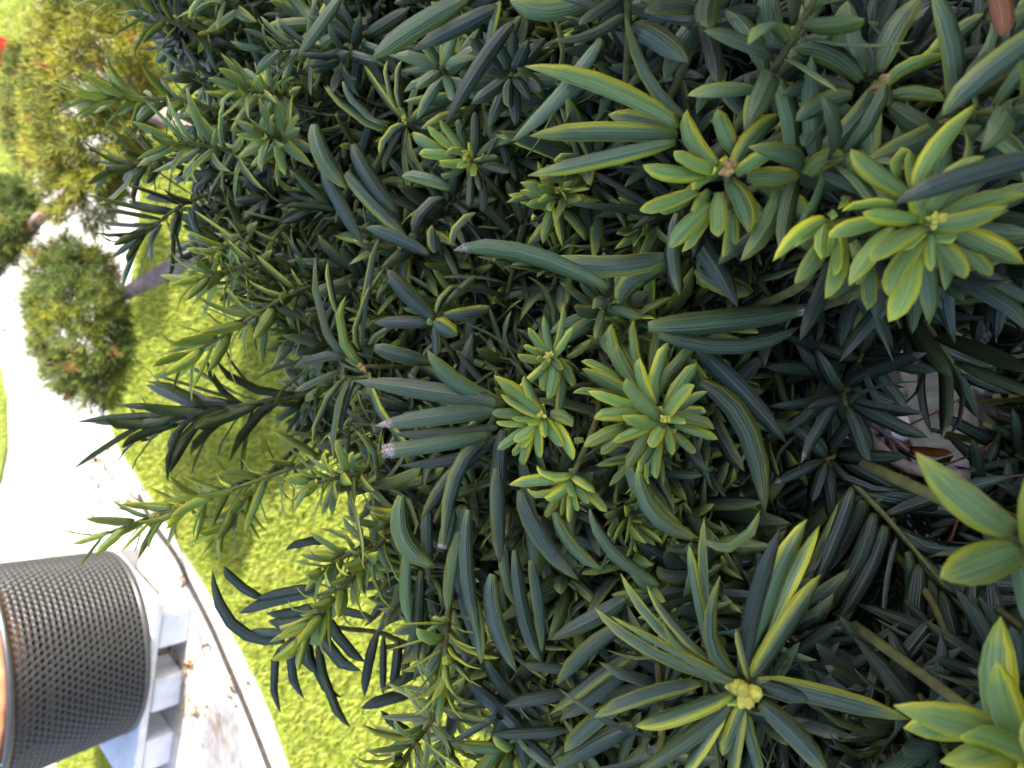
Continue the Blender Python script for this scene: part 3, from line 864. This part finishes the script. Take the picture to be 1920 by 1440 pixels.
H('6', 'l', .155, 880, 580, (-.6, -.3, -.8), .05, None, '890 510 1110 720 1367 1012 114 d;905 680 1150 920 1250 1392 124 o;530 1110 600 1280 800 1450 104 h;740 50 570 130 452 258 88 m;735 10 770 120 788 215 72 m;880 130 1030 150 1192 192 88 m')
# young rosettes in the middle
H('6', 'r', .146, 705, 890, (.25, .45, -1), .05, 'y', '''640 845 550 750 505 660 96 y;620 755 580 650 578 550 78 y;535 670 480 570 455 475 78 y;460 600 425 480 428 362 78 y;560 600 540 470 545 342 62 y;630 745 665 600 742 460 78 y;670 700 765 580 902 476 72 y;730 765 810 670 888 580 88 y;710 845 790 755 872 698 88 y;620 570 665 440 688 322 82 g;
500 720 390 670 262 608 88 y;525 795 420 775 296 730 68 Y;555 850 440 850 326 880 88 y;650 885 570 895 482 862 78 y;605 940 520 965 428 1005 68 y;445 930 360 975 272 1032 78 y;605 960 555 1060 505 1148 78 y;475 960 420 1020 362 1072 68 y;640 1000 615 1060 578 1128 68 y;680 1030 660 1120 668 1204 64 y;690 960 655 990 632 1033 78 Y;
720 960 738 1010 752 1078 60 Y;740 880 780 885 822 908 54 Y;770 850 870 880 978 937 88 y;820 920 900 950 998 990 68 y;700 895 680 850 697 812 68 Y;460 655 360 600 258 568 62 y;800 1000 840 1030 872 1066 62 g;440 760 330 730 212 740 54 y;620 1110 605 1170 630 1232 38 y;590 1090 575 1140 575 1188 42 Y;750 845 830 785 942 732 62 g;800 830 870 830 930 850 60 g''')
H('5', 'r', .152, 1375, 905, (.35, .4, -1), .045, 'y', '''1350 865 1240 780 1098 672 92 y;1335 890 1240 840 1138 778 82 y;1350 845 1295 760 1268 672 68 y;1230 890 1160 885 1086 886 68 y;1355 905 1280 918 1198 912 44 Y;1240 965 1170 945 1112 930 44 Y;1230 1000 1180 1045 1118 1088 62 y;1300 985 1260 1015 1206 1030 66 Y;1345 960 1320 930 1282 935 62 Y;
1385 925 1380 970 1388 1022 64 Y;1330 1010 1350 1070 1362 1135 62 y;1300 1030 1270 1110 1270 1175 64 y;1420 960 1445 1010 1488 1075 78 y;1490 960 1510 1050 1543 1150 74 y;1470 870 1500 910 1538 962 82 y;1385 905 1360 870 1382 832 68 Y;1320 1000 1275 1050 1262 1078 50 Y;1260 1060 1230 1090 1200 1115 50 y''')
H('5', 'r', .160, 1410, 570, (.3, .3, -1), .04, 'y', '''1385 505 1335 470 1292 402 58 y;1465 550 1395 450 1380 332 52 y;1490 570 1495 480 1543 398 52 Y;1480 540 1482 400 1488 260 44 y;1355 545 1310 525 1265 502 44 Y;1345 595 1290 580 1232 550 54 y;1395 545 1360 535 1323 522 38 Y;1395 590 1365 575 1338 582 44 Y;1425 570 1405 530 1415 505 48 Y;1425 600 1390 605 1348 642 48 Y;
1475 650 1435 720 1395 808 82 y;1460 590 1465 615 1470 645 62 y;1520 610 1525 670 1538 735 68 y;1570 575 1600 520 1645 468 44 Y;1405 650 1320 680 1232 742 54 y;1365 650 1375 700 1385 760 60 y;1500 650 1480 780 1430 910 62 g''')
H('5', 'r', .156, 1540, 1240, (.4, -.7, -.8), .045, None, '''1480 1270 1340 1258 1182 1288 78 y;1510 1200 1410 1240 1340 1178 58 Y;1480 1300 1390 1345 1283 1308 54 Y;1490 1290 1460 1345 1382 1358 74 Y;1560 1240 1610 1280 1668 1332 84 y;1500 1270 1525 1310 1563 1352 64 y;1570 1320 1600 1345 1633 1392 64 y;1550 1340 1555 1390 1578 1432 40 Y;1480 1330 1495 1390 1470 1470 42 Y;
1520 1340 1530 1420 1520 1500 60 y;1450 1360 1420 1420 1390 1470 60 y;1620 1300 1680 1380 1735 1440 66 y;1530 1190 1540 1200 1550 1215 50 Y;1580 1000 1575 1030 1605 1050 54 Y''')
H('4', 'r', .180, 960, 900, (.5, .4, -1), .045, 'y', '''850 825 790 775 725 710 62 Y;910 815 850 750 793 678 54 Y;795 845 720 810 642 742 72 h;830 875 750 865 678 868 64 Y;890 910 850 925 788 900 54 Y;960 870 900 845 825 862 56 Y;985 890 950 865 908 855 54 Y;990 865 970 835 952 798 40 Y;970 920 930 920 886 942 58 Y;1005 950 985 970 968 988 54 Y;1040 915 1033 890 1030 858 26 Y;
1030 835 995 720 990 625 58 h;1145 770 1065 650 1045 525 62 h;1060 860 1120 800 1183 772 62 h;1050 912 1080 888 1118 880 48 g;1090 950 1130 945 1182 972 64 h;920 975 860 985 798 980 44 h;1010 990 1018 1030 1008 1068 48 h;985 1035 965 1100 960 1160 54 h;1065 1060 1040 1120 1030 1195 58 h;1080 720 1070 660 1080 615 44 g;
1170 780 1170 860 1160 940 62 o;760 950 800 940 850 930 50 g;930 800 910 730 905 670 56 h''')

# ---- procedural hero shoots: x, y, distance, axis (right, down, towards lens), shoot mm, needle mm, width mm, count, style, opening angle low/high, flat
PROC = [
    (1040, 392, .178, (.0, -.1, 1), 14, 11, 3.2, 26, 'y', 82, 25, 0), (545, 185, .225, (-.5, .2, .8), 20, 15, 3.3, 24, 'y', 85, 25, 0), (545, 262, .22, (-.2, .3, .9), 16, 13, 3.2, 22, 'g', 85, 25, 0),
    (460, 290, .235, (-.6, .1, .8), 26, 18, 3.3, 30, 'g', 88, 25, 0), (360, 192, .262, (-1, .05, .25), 36, 19, 3.6, 30, 'y', 70, 25, 0), (330, 300, .268, (-.7, .2, .3), 22, 22, 3.2, 20, 'm', 75, 30, 0),
    (370, 370, .265, (-.7, .6, .2), 28, 26, 3.2, 24, 'o', 70, 30, 0), (480, 430, .255, (-.4, .5, .5), 24, 17, 3.0, 26, 'y', 80, 25, 0), (340, 50, .26, (-.8, -.2, .4), 30, 19, 3.3, 26, 'y', 75, 25, 0), (450, 20, .245, (-.4, -.1, .8), 24, 16, 3.3, 24, 'g', 85, 25, 0),
    (620, 95, .215, (-.7, .3, .7), 22, 14, 3.2, 22, 'h', 85, 25, 0), (690, 60, .21, (-.2, .7, .6), 24, 15, 3.4, 24, 'o', 85, 25, 0), (560, 545, .232, (-.75, .55, .3), 44, 20, 3.7, 34, 'y', 72, 25, 0), (500, 490, .245, (-.6, .3, .5), 26, 18, 3.2, 26, 'y', 80, 25, 0),
    (610, 855, .232, (-.93, .33, .15), 62, 17, 3.4, 40, 'y', 68, 30, 0), (400, 925, .236, (-.95, .36, .1), 42, 17, 3.2, 24, 'y', 62, 20, 0), (500, 890, .245, (-.6, .8, .2), 28, 14, 3.0, 24, 'y', 70, 25, 0),
    (560, 740, .255, (-1, .18, .05), 58, 34, 4.2, 24, 'd', 55, 18, 0), (480, 760, .258, (-1, .25, .1), 40, 26, 3.8, 16, 'd', 60, 18, 0),
    (700, 880, .205, (-.7, .1, .8), 22, 13, 3.4, 30, 'y', 85, 25, 0), (760, 960, .198, (-.62, .75, .4), 44, 15, 3.7, 42, 'y', 75, 25, 0), (700, 1010, .2, (-.6, .3, .7), 20, 13, 3.4, 24, 'y', 85, 25, 0),
    (840, 1150, .180, (.0, .8, .6), 18, 14, 3.4, 26, 'y', 80, 20, 0), (850, 1290, .205, (-.5, .45, .8), 34, 18, 3.6, 46, 'g', 88, 22, 0), (840, 1360, .212, (-.1, .9, .4), 22, 16, 3.2, 28, 'y', 70, 25, 0),
    (1120, 600, .172, (.1, -.3, 1), 14, 14, 3.2, 20, 'h', 85, 25, 0), (1165, 640, .17, (.2, -.6, .8), 10, 12, 3.0, 14, 'g', 85, 30, 0),
    (1870, 1370, .098, (-.2, -.1, 1), 16, 15, 4.2, 22, 'y', 85, 35, 0), (1900, 1000, .088, (-.3, .2, 1), 8, 17, 4.4, 8, 'g', 80, 50, 0), (1560, 850, .19, (-.6, .1, .9), 10, 19, 3.6, 11, 'd', 90, 50, 0),
    (1600, 905, .178, (.6, .78, .2), 52, 28, 4.6, 26, 'd', 62, 35, 1), (1775, 1190, .162, (-.02, 1, .1), 44, 27, 4.4, 26, 'd', 55, 30, 1), (1660, 1440, .16, (-.1, -1, .2), 26, 24, 4.0, 20, 'd', 60, 25, 1),
    (1690, 560, .185, (.5, .8, .2), 26, 30, 4.4, 14, 'd', 50, 20, 0), (1560, 700, .182, (-.2, .5, .9), 18, 22, 4.2, 16, 'd', 85, 40, 0), (1610, 640, .185, (-.4, .4, .8), 16, 22, 4.0, 14, 'd', 85, 40, 0),
    (1640, 800, .21, (.5, .5, .3), 30, 24, 3.2, 10, 'b', 70, 40, 0), (1420, 180, .12, (.2, -.5, .9), 20, 18, 3.6, 18, 'h', 85, 40, 0), (1460, 330, .125, (.3, .1, .9), 18, 18, 3.6, 16, 'h', 85, 40, 0),
    (1310, 60, .13, (.1, -.5, .9), 20, 20, 3.8, 16, 'o', 85, 45, 0), (1180, 60, .135, (-.3, -.5, .9), 20, 20, 3.8, 16, 'o', 85, 45, 0), (950, 150, .172, (.1, .3, .9), 14, 13, 3.2, 16, 'o', 85, 35, 0),
    (840, 150, .178, (-.1, .1, 1), 10, 13, 3.2, 12, 'h', 88, 40, 0), (1240, 1380, .15, (-.4, .6, .7), 24, 24, 3.8, 20, 'o', 80, 40, 0), (1620, 420, .125, (.2, .2, .9), 18, 18, 4.0, 14, 'h', 85, 45, 0),
    (1720, 250, .12, (.3, .1, .9), 18, 20, 4.0, 14, 'h', 85, 45, 0), (1850, 120, .115, (.4, -.2, .9), 20, 22, 4.2, 16, 'o', 85, 40, 0), (1900, 555, .14, (.5, .1, .8), 20, 22, 4.0, 14, 'd', 85, 40, 0),
]


def shoot_needles(base, ax, Ls, L, W, n, th0, th1, flat, jit=0.14, r_=rng):
    """needles spiralling up a shoot: arrays base, mid, tip, normal, width"""
    ax = unit(ax)
    ref = unit(r_.normal(size=3)) if not flat else unit(UPV * .2 - FW)
    e1 = unit(np.cross(ax, ref)); e2 = np.cross(ax, e1)
    i = np.arange(n); f = (i + .5) / n
    az = i * 2.39996 + r_.uniform(0, 6.28) + r_.normal(0, .2, n)
    if flat:
        az = np.where(i % 2 == 0, 0.0, math.pi) + r_.normal(0, .33, n)
    th = np.radians(th0 + (th1 - th0) * f ** 1.2) + r_.normal(0, jit, n)
    rad = e1 * np.cos(az)[:, None] + e2 * np.sin(az)[:, None]
    dr = ax * np.cos(th)[:, None] + rad * np.sin(th)[:, None]
    b = base + ax * (Ls * f)[:, None] + rad * 0.0009
    LL = L * (1 - .34 * f ** 2) * r_.uniform(.78, 1.12, n)
    # most needles arch back; older ones more
    bow = r_.normal(.07, .07, n)
    nn = unit(ax - (ax * dr).sum(1, keepdims=True) * dr + r_.normal(0, .25, (n, 3)))
    m = b + dr * (LL * .5)[:, None] + nn * (bow * LL)[:, None]
    t = b + dr * LL[:, None] - nn * (bow * .5 * LL)[:, None] + r_.normal(0, .05, (n, 3)) * LL[:, None]
    return b, m, t, nn, W * r_.uniform(.85, 1.12, n) * (1 - .30 * f)


hero_needles = []      # dicts: shoot index, verts, tint, tone, area, base
shoots = []            # stems


def stem_mesh(pts, radii, mat, seed, n=7):
    v, f = tube(pts, radii, n, 0.08, seed)
    return v, f


def bud_mesh(kind, seed, R=0.0021):
    """cluster of overlapping pointed scales"""
    r_ = np.random.default_rng(seed)
    vs, fs = [], []
    for k in range(7):
        d = unit(np.array([0, 0, 1.0]) * (0.4 + .2 * k / 3) + r_.normal(0, .55, 3))
        s = unit(np.cross(d, [0.3, .8, .1])); u = np.cross(s, d)
        c = d * R * .8
        L, w = R * r_.uniform(.7, 1.1), R * r_.uniform(.4, .6)
        b = len(vs)
        for (z, ww) in ((-1, .5), (-.3, 1), (.35, .9), (1, .2)):
            for q in range(6):
                a = q * math.pi / 3
                vs.append(c + d * L * z * .8 + (s * math.cos(a) + u * math.sin(a)) * w * ww)
        for z in range(3):
            for q in range(6):
                q2 = (q + 1) % 6
                fs.append((b + z * 6 + q, b + z * 6 + q2, b + z * 6 + 6 + q2, b + z * 6 + 6 + q))
        fs.append(tuple(b + 18 + q for q in range(6)))
    return np_mesh('bud', vs, fs, M_bud if kind == 'B' else M_ybud)


def new_stem(pts, radii, seed, mat=None):
    org = np.asarray(pts[0], float)
    v, f = stem_mesh(np.asarray(pts) - org, radii, None, seed)
    o = add_obj('shoot', np_mesh('shoot', v, f, mat or M_twig), yew, loc=tuple(org - TR))
    shoots.append((o, org))
    return len(shoots) - 1


for hi, (crop, mode, d0, cx, cy, sdir, slen, bud, txt) in enumerate(HERO):
    x0, y0, sc = CR[crop]
    k2 = lambda x, y: (x0 + x / sc, y0 + y / sc)
    ccx, ccy = k2(cx, cy)
    rows = [r.split() for r in txt.replace('\n', '').split(';') if r.strip()]
    if mode == 'l':
        ccx, ccy = k2(np.mean([float(r[0]) for r in rows]), np.mean([float(r[1]) for r in rows]))
    apex = P(ccx, ccy, d0 + (0.0015 if mode != 'l' else 0.012))
    back = V(*sdir) if mode != 'l' else V(sdir[0] * .3, sdir[1] * .3, -1)
    slen = slen if mode != 'l' else .02
    r_ = np.random.default_rng(500 + hi)
    pts = catmull([apex, apex + back * slen * .5 + r_.normal(0, .0015, 3), apex + back * slen * .7 + FW * .03], 4)
    si = new_stem(pts, np.linspace(0.0006, 0.0011, len(pts)), hi)
    if bud:
        bo = add_obj('bud', bud_mesh(bud, hi, {'Y': 0.0026, 'B': 0.0013, 'y': 0.0010}[bud]), shoots[si][0], loc=tuple(V(*(-np.array(sdir))) * .0008 - FW * .001))
        bo.rotation_euler = (-unit(np.array(back))[1] * .6, 0.2, hi)
    maxr = max(math.hypot(float(r[4]) - cx, float(r[5]) - cy) for r in rows)
    for ri, r in enumerate(rows):
        bx, by, mx, my, tx, ty_, w = map(float, r[:7])
        if mode != 'l':      # every needle springs from the stem
            g = min(1.0, 26 * sc / (math.hypot(cx - bx, cy - by) + 1e-6)) * (.75 if mode == 'r' else .5)
            bx, by = bx + (cx - bx) * g, by + (cy - by) * g
        st = r[7]
        (bx_, by_), (mx_, my_), (tx_, tyy) = k2(bx, by), k2(mx, my), k2(tx, ty_)
        Lpx = math.hypot(tx_ - bx_, tyy - by_)
        Lm = Lpx * d0 / FPX
        rb = math.hypot(bx_ - ccx, by_ - ccy) * d0 / FPX
        rel = math.hypot(tx - cx, ty_ - cy) / maxr
        if mode == 'r':
            db = d0 + .7 * rb + 0.0002 * ri
            dt = db + Lm * (-.75 + .85 * min(rel, 1)) + r_.normal(0, .07) * Lm
        elif mode == 's':
            db = d0 + .25 * rb
            dt = db + Lm * r_.uniform(-.3, .22)
        else:
            db = d0 + 0.0006 * ri + r_.normal(0, .0008)
            dt = db + Lm * r_.uniform(-.15, .2)
        dm = .5 * (db + dt) - Lm * r_.uniform(.02, .09)
        B, M, T = P(bx_, by_, db), P(mx_, my_, dm), P(tx_, tyy, dt)
        t = unit(T - B)
        n0 = unit(CAM - M); n0 = unit(n0 - np.dot(n0, t) * t)
        sgn = 1 if (ri % 3) else -1
        a = r_.normal(0, .25) if st != 'e' else sgn * r_.uniform(.45, .85)
        sd = np.cross(t, n0)
        nn = n0 * math.cos(a) + sd * math.sin(a)
        wd = (w / sc) * d0 / FPX * (1.0 if st != 'e' else 1.22)
        prof = W_CUT if st == 'c' and ri % 2 else (W_YNG if st in 'yYg' else W_OLD)
        vv = needle_verts(B, M, T, nn, np.array([wd]), ST_HI, prof, 0.085)[0]
        ti, to = sty(st)
        hero_needles.append((si, vv, ti[0], to[0], Lpx * w / sc, B))

for pi, (x, y, d, ax, Ls, L, W, n, st, t0, t1, flat) in enumerate(PROC):
    A = V(*ax)
    r_ = np.random.default_rng(900 + pi)
    base = P(x, y, d)
    root = base - A * 0.018 + FW * 0.03
    tip = base + A * Ls * 1e-3 * .92
    pts = catmull([tip, base, root], 4)
    mat = M_bark if st == 'b' else M_twig
    si = new_stem(pts, np.linspace(0.0005, 0.0011, len(pts)), pi + 50, mat)
    if st in 'yg' and not flat:
        bo = add_obj('bud', bud_mesh('y', pi, 0.0011), shoots[si][0], loc=(0, 0, 0))
    t1 = t1 + 8
    b, m, t, nn, w = shoot_needles(base, A, Ls * 1e-3, L * 1e-3, W * 1.2e-3, n, t0, t1, flat, r_=r_)
    if flat:
        nn = unit(-FW + r_.normal(0, .25, (n, 3)))
    for k in range(n):
        s2 = st
        if st == 'y' and r_.random() < .3:
            s2 = 'g' if k < n * .5 else 'Y'
        vv = needle_verts(b[k], m[k], t[k], nn[k], np.array([w[k]]), ST_HI, W_YNG if st in 'yYg' else W_OLD, 0.085)[0]
        ti, to = sty(s2)
        if st == 'd' and r_.random() < .12:
            ti[0, 3] = 1
        hero_needles.append((si, vv, ti[0], to[0], np.linalg.norm(t[k] - b[k]) * w[k] * (FPX / d) ** 2 * .6, b[k]))

# woody stems that carry the drooping dark needles
for k, (crop, d, pl) in enumerate([('3', .229, [(500, 775), (610, 660), (700, 540), (790, 440), (960, 380)]), ('3', .236, [(640, 640), (760, 640), (900, 660), (1060, 680), (1200, 740), (1330, 760)]),
                                   ('7', .19, [(-40, 1080), (30, 960), (120, 860), (220, 800)]), ('5', .176, [(1180, 780), (1120, 880), (1040, 1010), (960, 1110), (860, 1200)])]):
    x0, y0, sc = CR[crop]
    pts = catmull([P(x0 + x / sc, y0 + y / sc, d + .004 * i) for i, (x, y) in enumerate(pl)], 4)
    new_stem(pts, np.linspace(.0006, .0013, len(pts)), 300 + k)

order = np.argsort([-h[4] for h in hero_needles])
keep = set(order[:300].tolist())
rest = []
for k, (si, vv, ti, to, ar, B) in enumerate(hero_needles):
    if k in keep:
        so, org = shoots[si]
        m = needle_mesh('needle', (vv - B)[None], ti[None], to[None], ST_HI)
        add_obj('needle', m, so, loc=tuple(B - org))
    else:
        rest.append((vv, ti, to))

# ---- the mass of the shrub: hundreds of shoots behind and between them
edge = [(300, -300), (300, 0), (290, 120), (370, 200), (330, 330), (350, 430), (430, 500), (470, 600), (600, 680), (560, 760), (640, 860), (700, 950), (690, 1080), (760, 1160), (840, 1260), (900, 1330), (960, 1440), (1030, 1800)]
bush_poly = edge + [(2250, 1800), (2250, -300)]
bush_np = [(a, b) for a, b in bush_poly]
fB, fM, fT, fN, fW, fti, fto = [], [], [], [], [], [], []
tw_v, tw_f = [], []
layers = [(0.022, 0.034, 92, 'h'), (0.034, 0.054, 88, 'o'), (0.054, 0.085, 96, 'o'), (0.085, 0.120, 120, 'd'), (0.014, 0.034, 78, 'e'), (0.034, 0.07, 80, 'e')]
nfill = 0
for li, (o0, o1, step, _) in enumerate(layers):
    for gx in np.arange(260, 2240, step):
        for gy in np.arange(-280, 1780, step):
            x = gx + rng.uniform(-.6, .6) * step; y = gy + rng.uniform(-.6, .6) * step
            if li >= 4 and x > 720:
                continue
            d = DD(x, y)
            if d < .17 and rng.random() > (d / .17) ** 1.4:
                continue
            if not inside(bush_np, np.array([x]), np.array([y]))[0]:
                continue
            # the opening down to the trunk and the mulch
            if ((x - 1785) / 195) ** 2 + ((y - 765) / 160) ** 2 < 1 or ((x - 1560) / 60) ** 2 + ((y - 590) / 45) ** 2 < 1:
                continue
            if li < 2 and 1540 < x < 1900 and 560 < y < 1300:
                continue
            if li == 3 and rng.random() < 0.2:
                continue
            d = d + rng.uniform(o0, o1)
            base = P(x, y, d)
            ax = unit(-FW * .75 + UPV * .35 + rng.normal(0, .55, 3))
            near_edge = x < 700
            if near_edge:
                ax = unit(ax + UPV * .45)
            L = rng.uniform(.019, .028) * (0.85 if near_edge else 1.0); W = rng.uniform(.0038, .0052)
            n = int(rng.integers(13, 22))
            Ls = rng.uniform(.012, .026)
            b, m, t, nn, w = shoot_needles(base - ax * Ls, ax, Ls, L, W, n, 88, 35, 0)
            u = rng.random()
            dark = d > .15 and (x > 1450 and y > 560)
            st = 'd' if (dark or li == 3) else ('o' if u < .55 else ('m' if u < .72 else ('h' if u < .92 else 'g')))  # deep and lower right shoots get darker colour, standing in for shade
            if li < 2 and rng.random() < .15 and not dark and x < 1400:
                L_ = .012
                b2, m2, t2, n2, w2 = shoot_needles(base - ax * .004, ax, .012, L_, .0030, 14, 70, 20, 0)
                ti2, to2 = sty('g', 14)
                fB.append(b2); fM.append(m2); fT.append(t2); fN.append(n2); fW.append(w2); fti.append(ti2); fto.append(to2)
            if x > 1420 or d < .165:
                st = 'd' if (dark or u < .6) else 'o'  # right-hand and near fill darkened in colour to imitate shade
            ti, to = sty(st, n)
            fB.append(b); fM.append(m); fT.append(t); fN.append(nn); fW.append(w); fti.append(ti); fto.append(to)
            v, f = tube([base, base - ax * Ls, base - ax * (Ls + .008) + FW * .03], [.0005, .0009, .0009], 5, .05, nfill)
            o = len(tw_v)
            tw_v.extend(v); tw_f.extend(tuple(i + o for i in q) for q in f)
            nfill += 1
fB, fM, fT, fN, fW, fti, fto = (np.concatenate(a) for a in (fB, fM, fT, fN, fW, fti, fto))
vv = needle_verts(fB, fM, fT, fN, fW, ST_HI[[0, 2, 3, 5, 6, 7]], W_OLD[[0, 2, 3, 5, 6, 7]], 0.09)
st7 = ST_HI[[0, 2, 3, 5, 6, 7]]
m1 = needle_mesh('needles', vv - TR, fti, fto, st7)
if rest:
    rv = np.stack([r[0] for r in rest]); rt = np.stack([r[1] for r in rest]); ro = np.stack([r[2] for r in rest])
    # same spacing of stations so that both sets become one mesh
    rv = rv[:, [0, 2, 3, 5, 6, 7]]
    bpy.data.meshes.remove(m1)
    m1 = needle_mesh('needles', np.concatenate([vv, rv]) - TR, np.concatenate([fti, rt]), np.concatenate([fto, ro]), st7)
add_obj('needles', m1, yew, kind='stuff')
add_obj('twigs', np_mesh('twigs', [v - TR for v in tw_v], tw_f, M_twig), yew, kind='stuff')
print('hero needles', len(hero_needles), 'filler shoots', nfill, 'filler needles', len(fB))

# trunk and inner branches
tc = catmull([TR, P(1768, 790, .64), P(1752, 690, .53), P(1700, 560, .40), P(1520, 430, .30)], 6)
v, f = tube(tc - TR, np.interp(np.linspace(0, 1, len(tc)), [0, .25, .5, 1], [.031, .026, .022, .012]), 14, .05, 3)
add_obj('trunk', np_mesh('trunk', v, f, M_trunk), yew)
for k, tg in enumerate([(700, 250, .30), (600, 700, .30), (900, 1000, .27), (1200, 1200, .26), (1300, 200, .24), (1750, 250, .22), (1500, 1350, .25), (1000, 550, .27)]):
    a, b = P(1560, 460, .32), P(*tg)
    c = catmull([a, .5 * (a + b) + FW * .02, b], 5)
    v, f = tube(c - TR, np.linspace(.008, .003, len(c)), 8, .06, k)
    add_obj('branch', np_mesh('branch', v, f, M_bark), yew)
# clipped brown dead sprig lying across the opening
tw = catmull([P(1585, 770, .205), P(1640, 830, .20), P(1700, 875, .198), P(1810, 893, .20)], 4)
v, f = tube(tw - TR, np.linspace(.0012, .0021, len(tw)), 7, .06, 77)
add_obj('dead_twig', np_mesh('dead_twig', v, f, M_bark), yew)
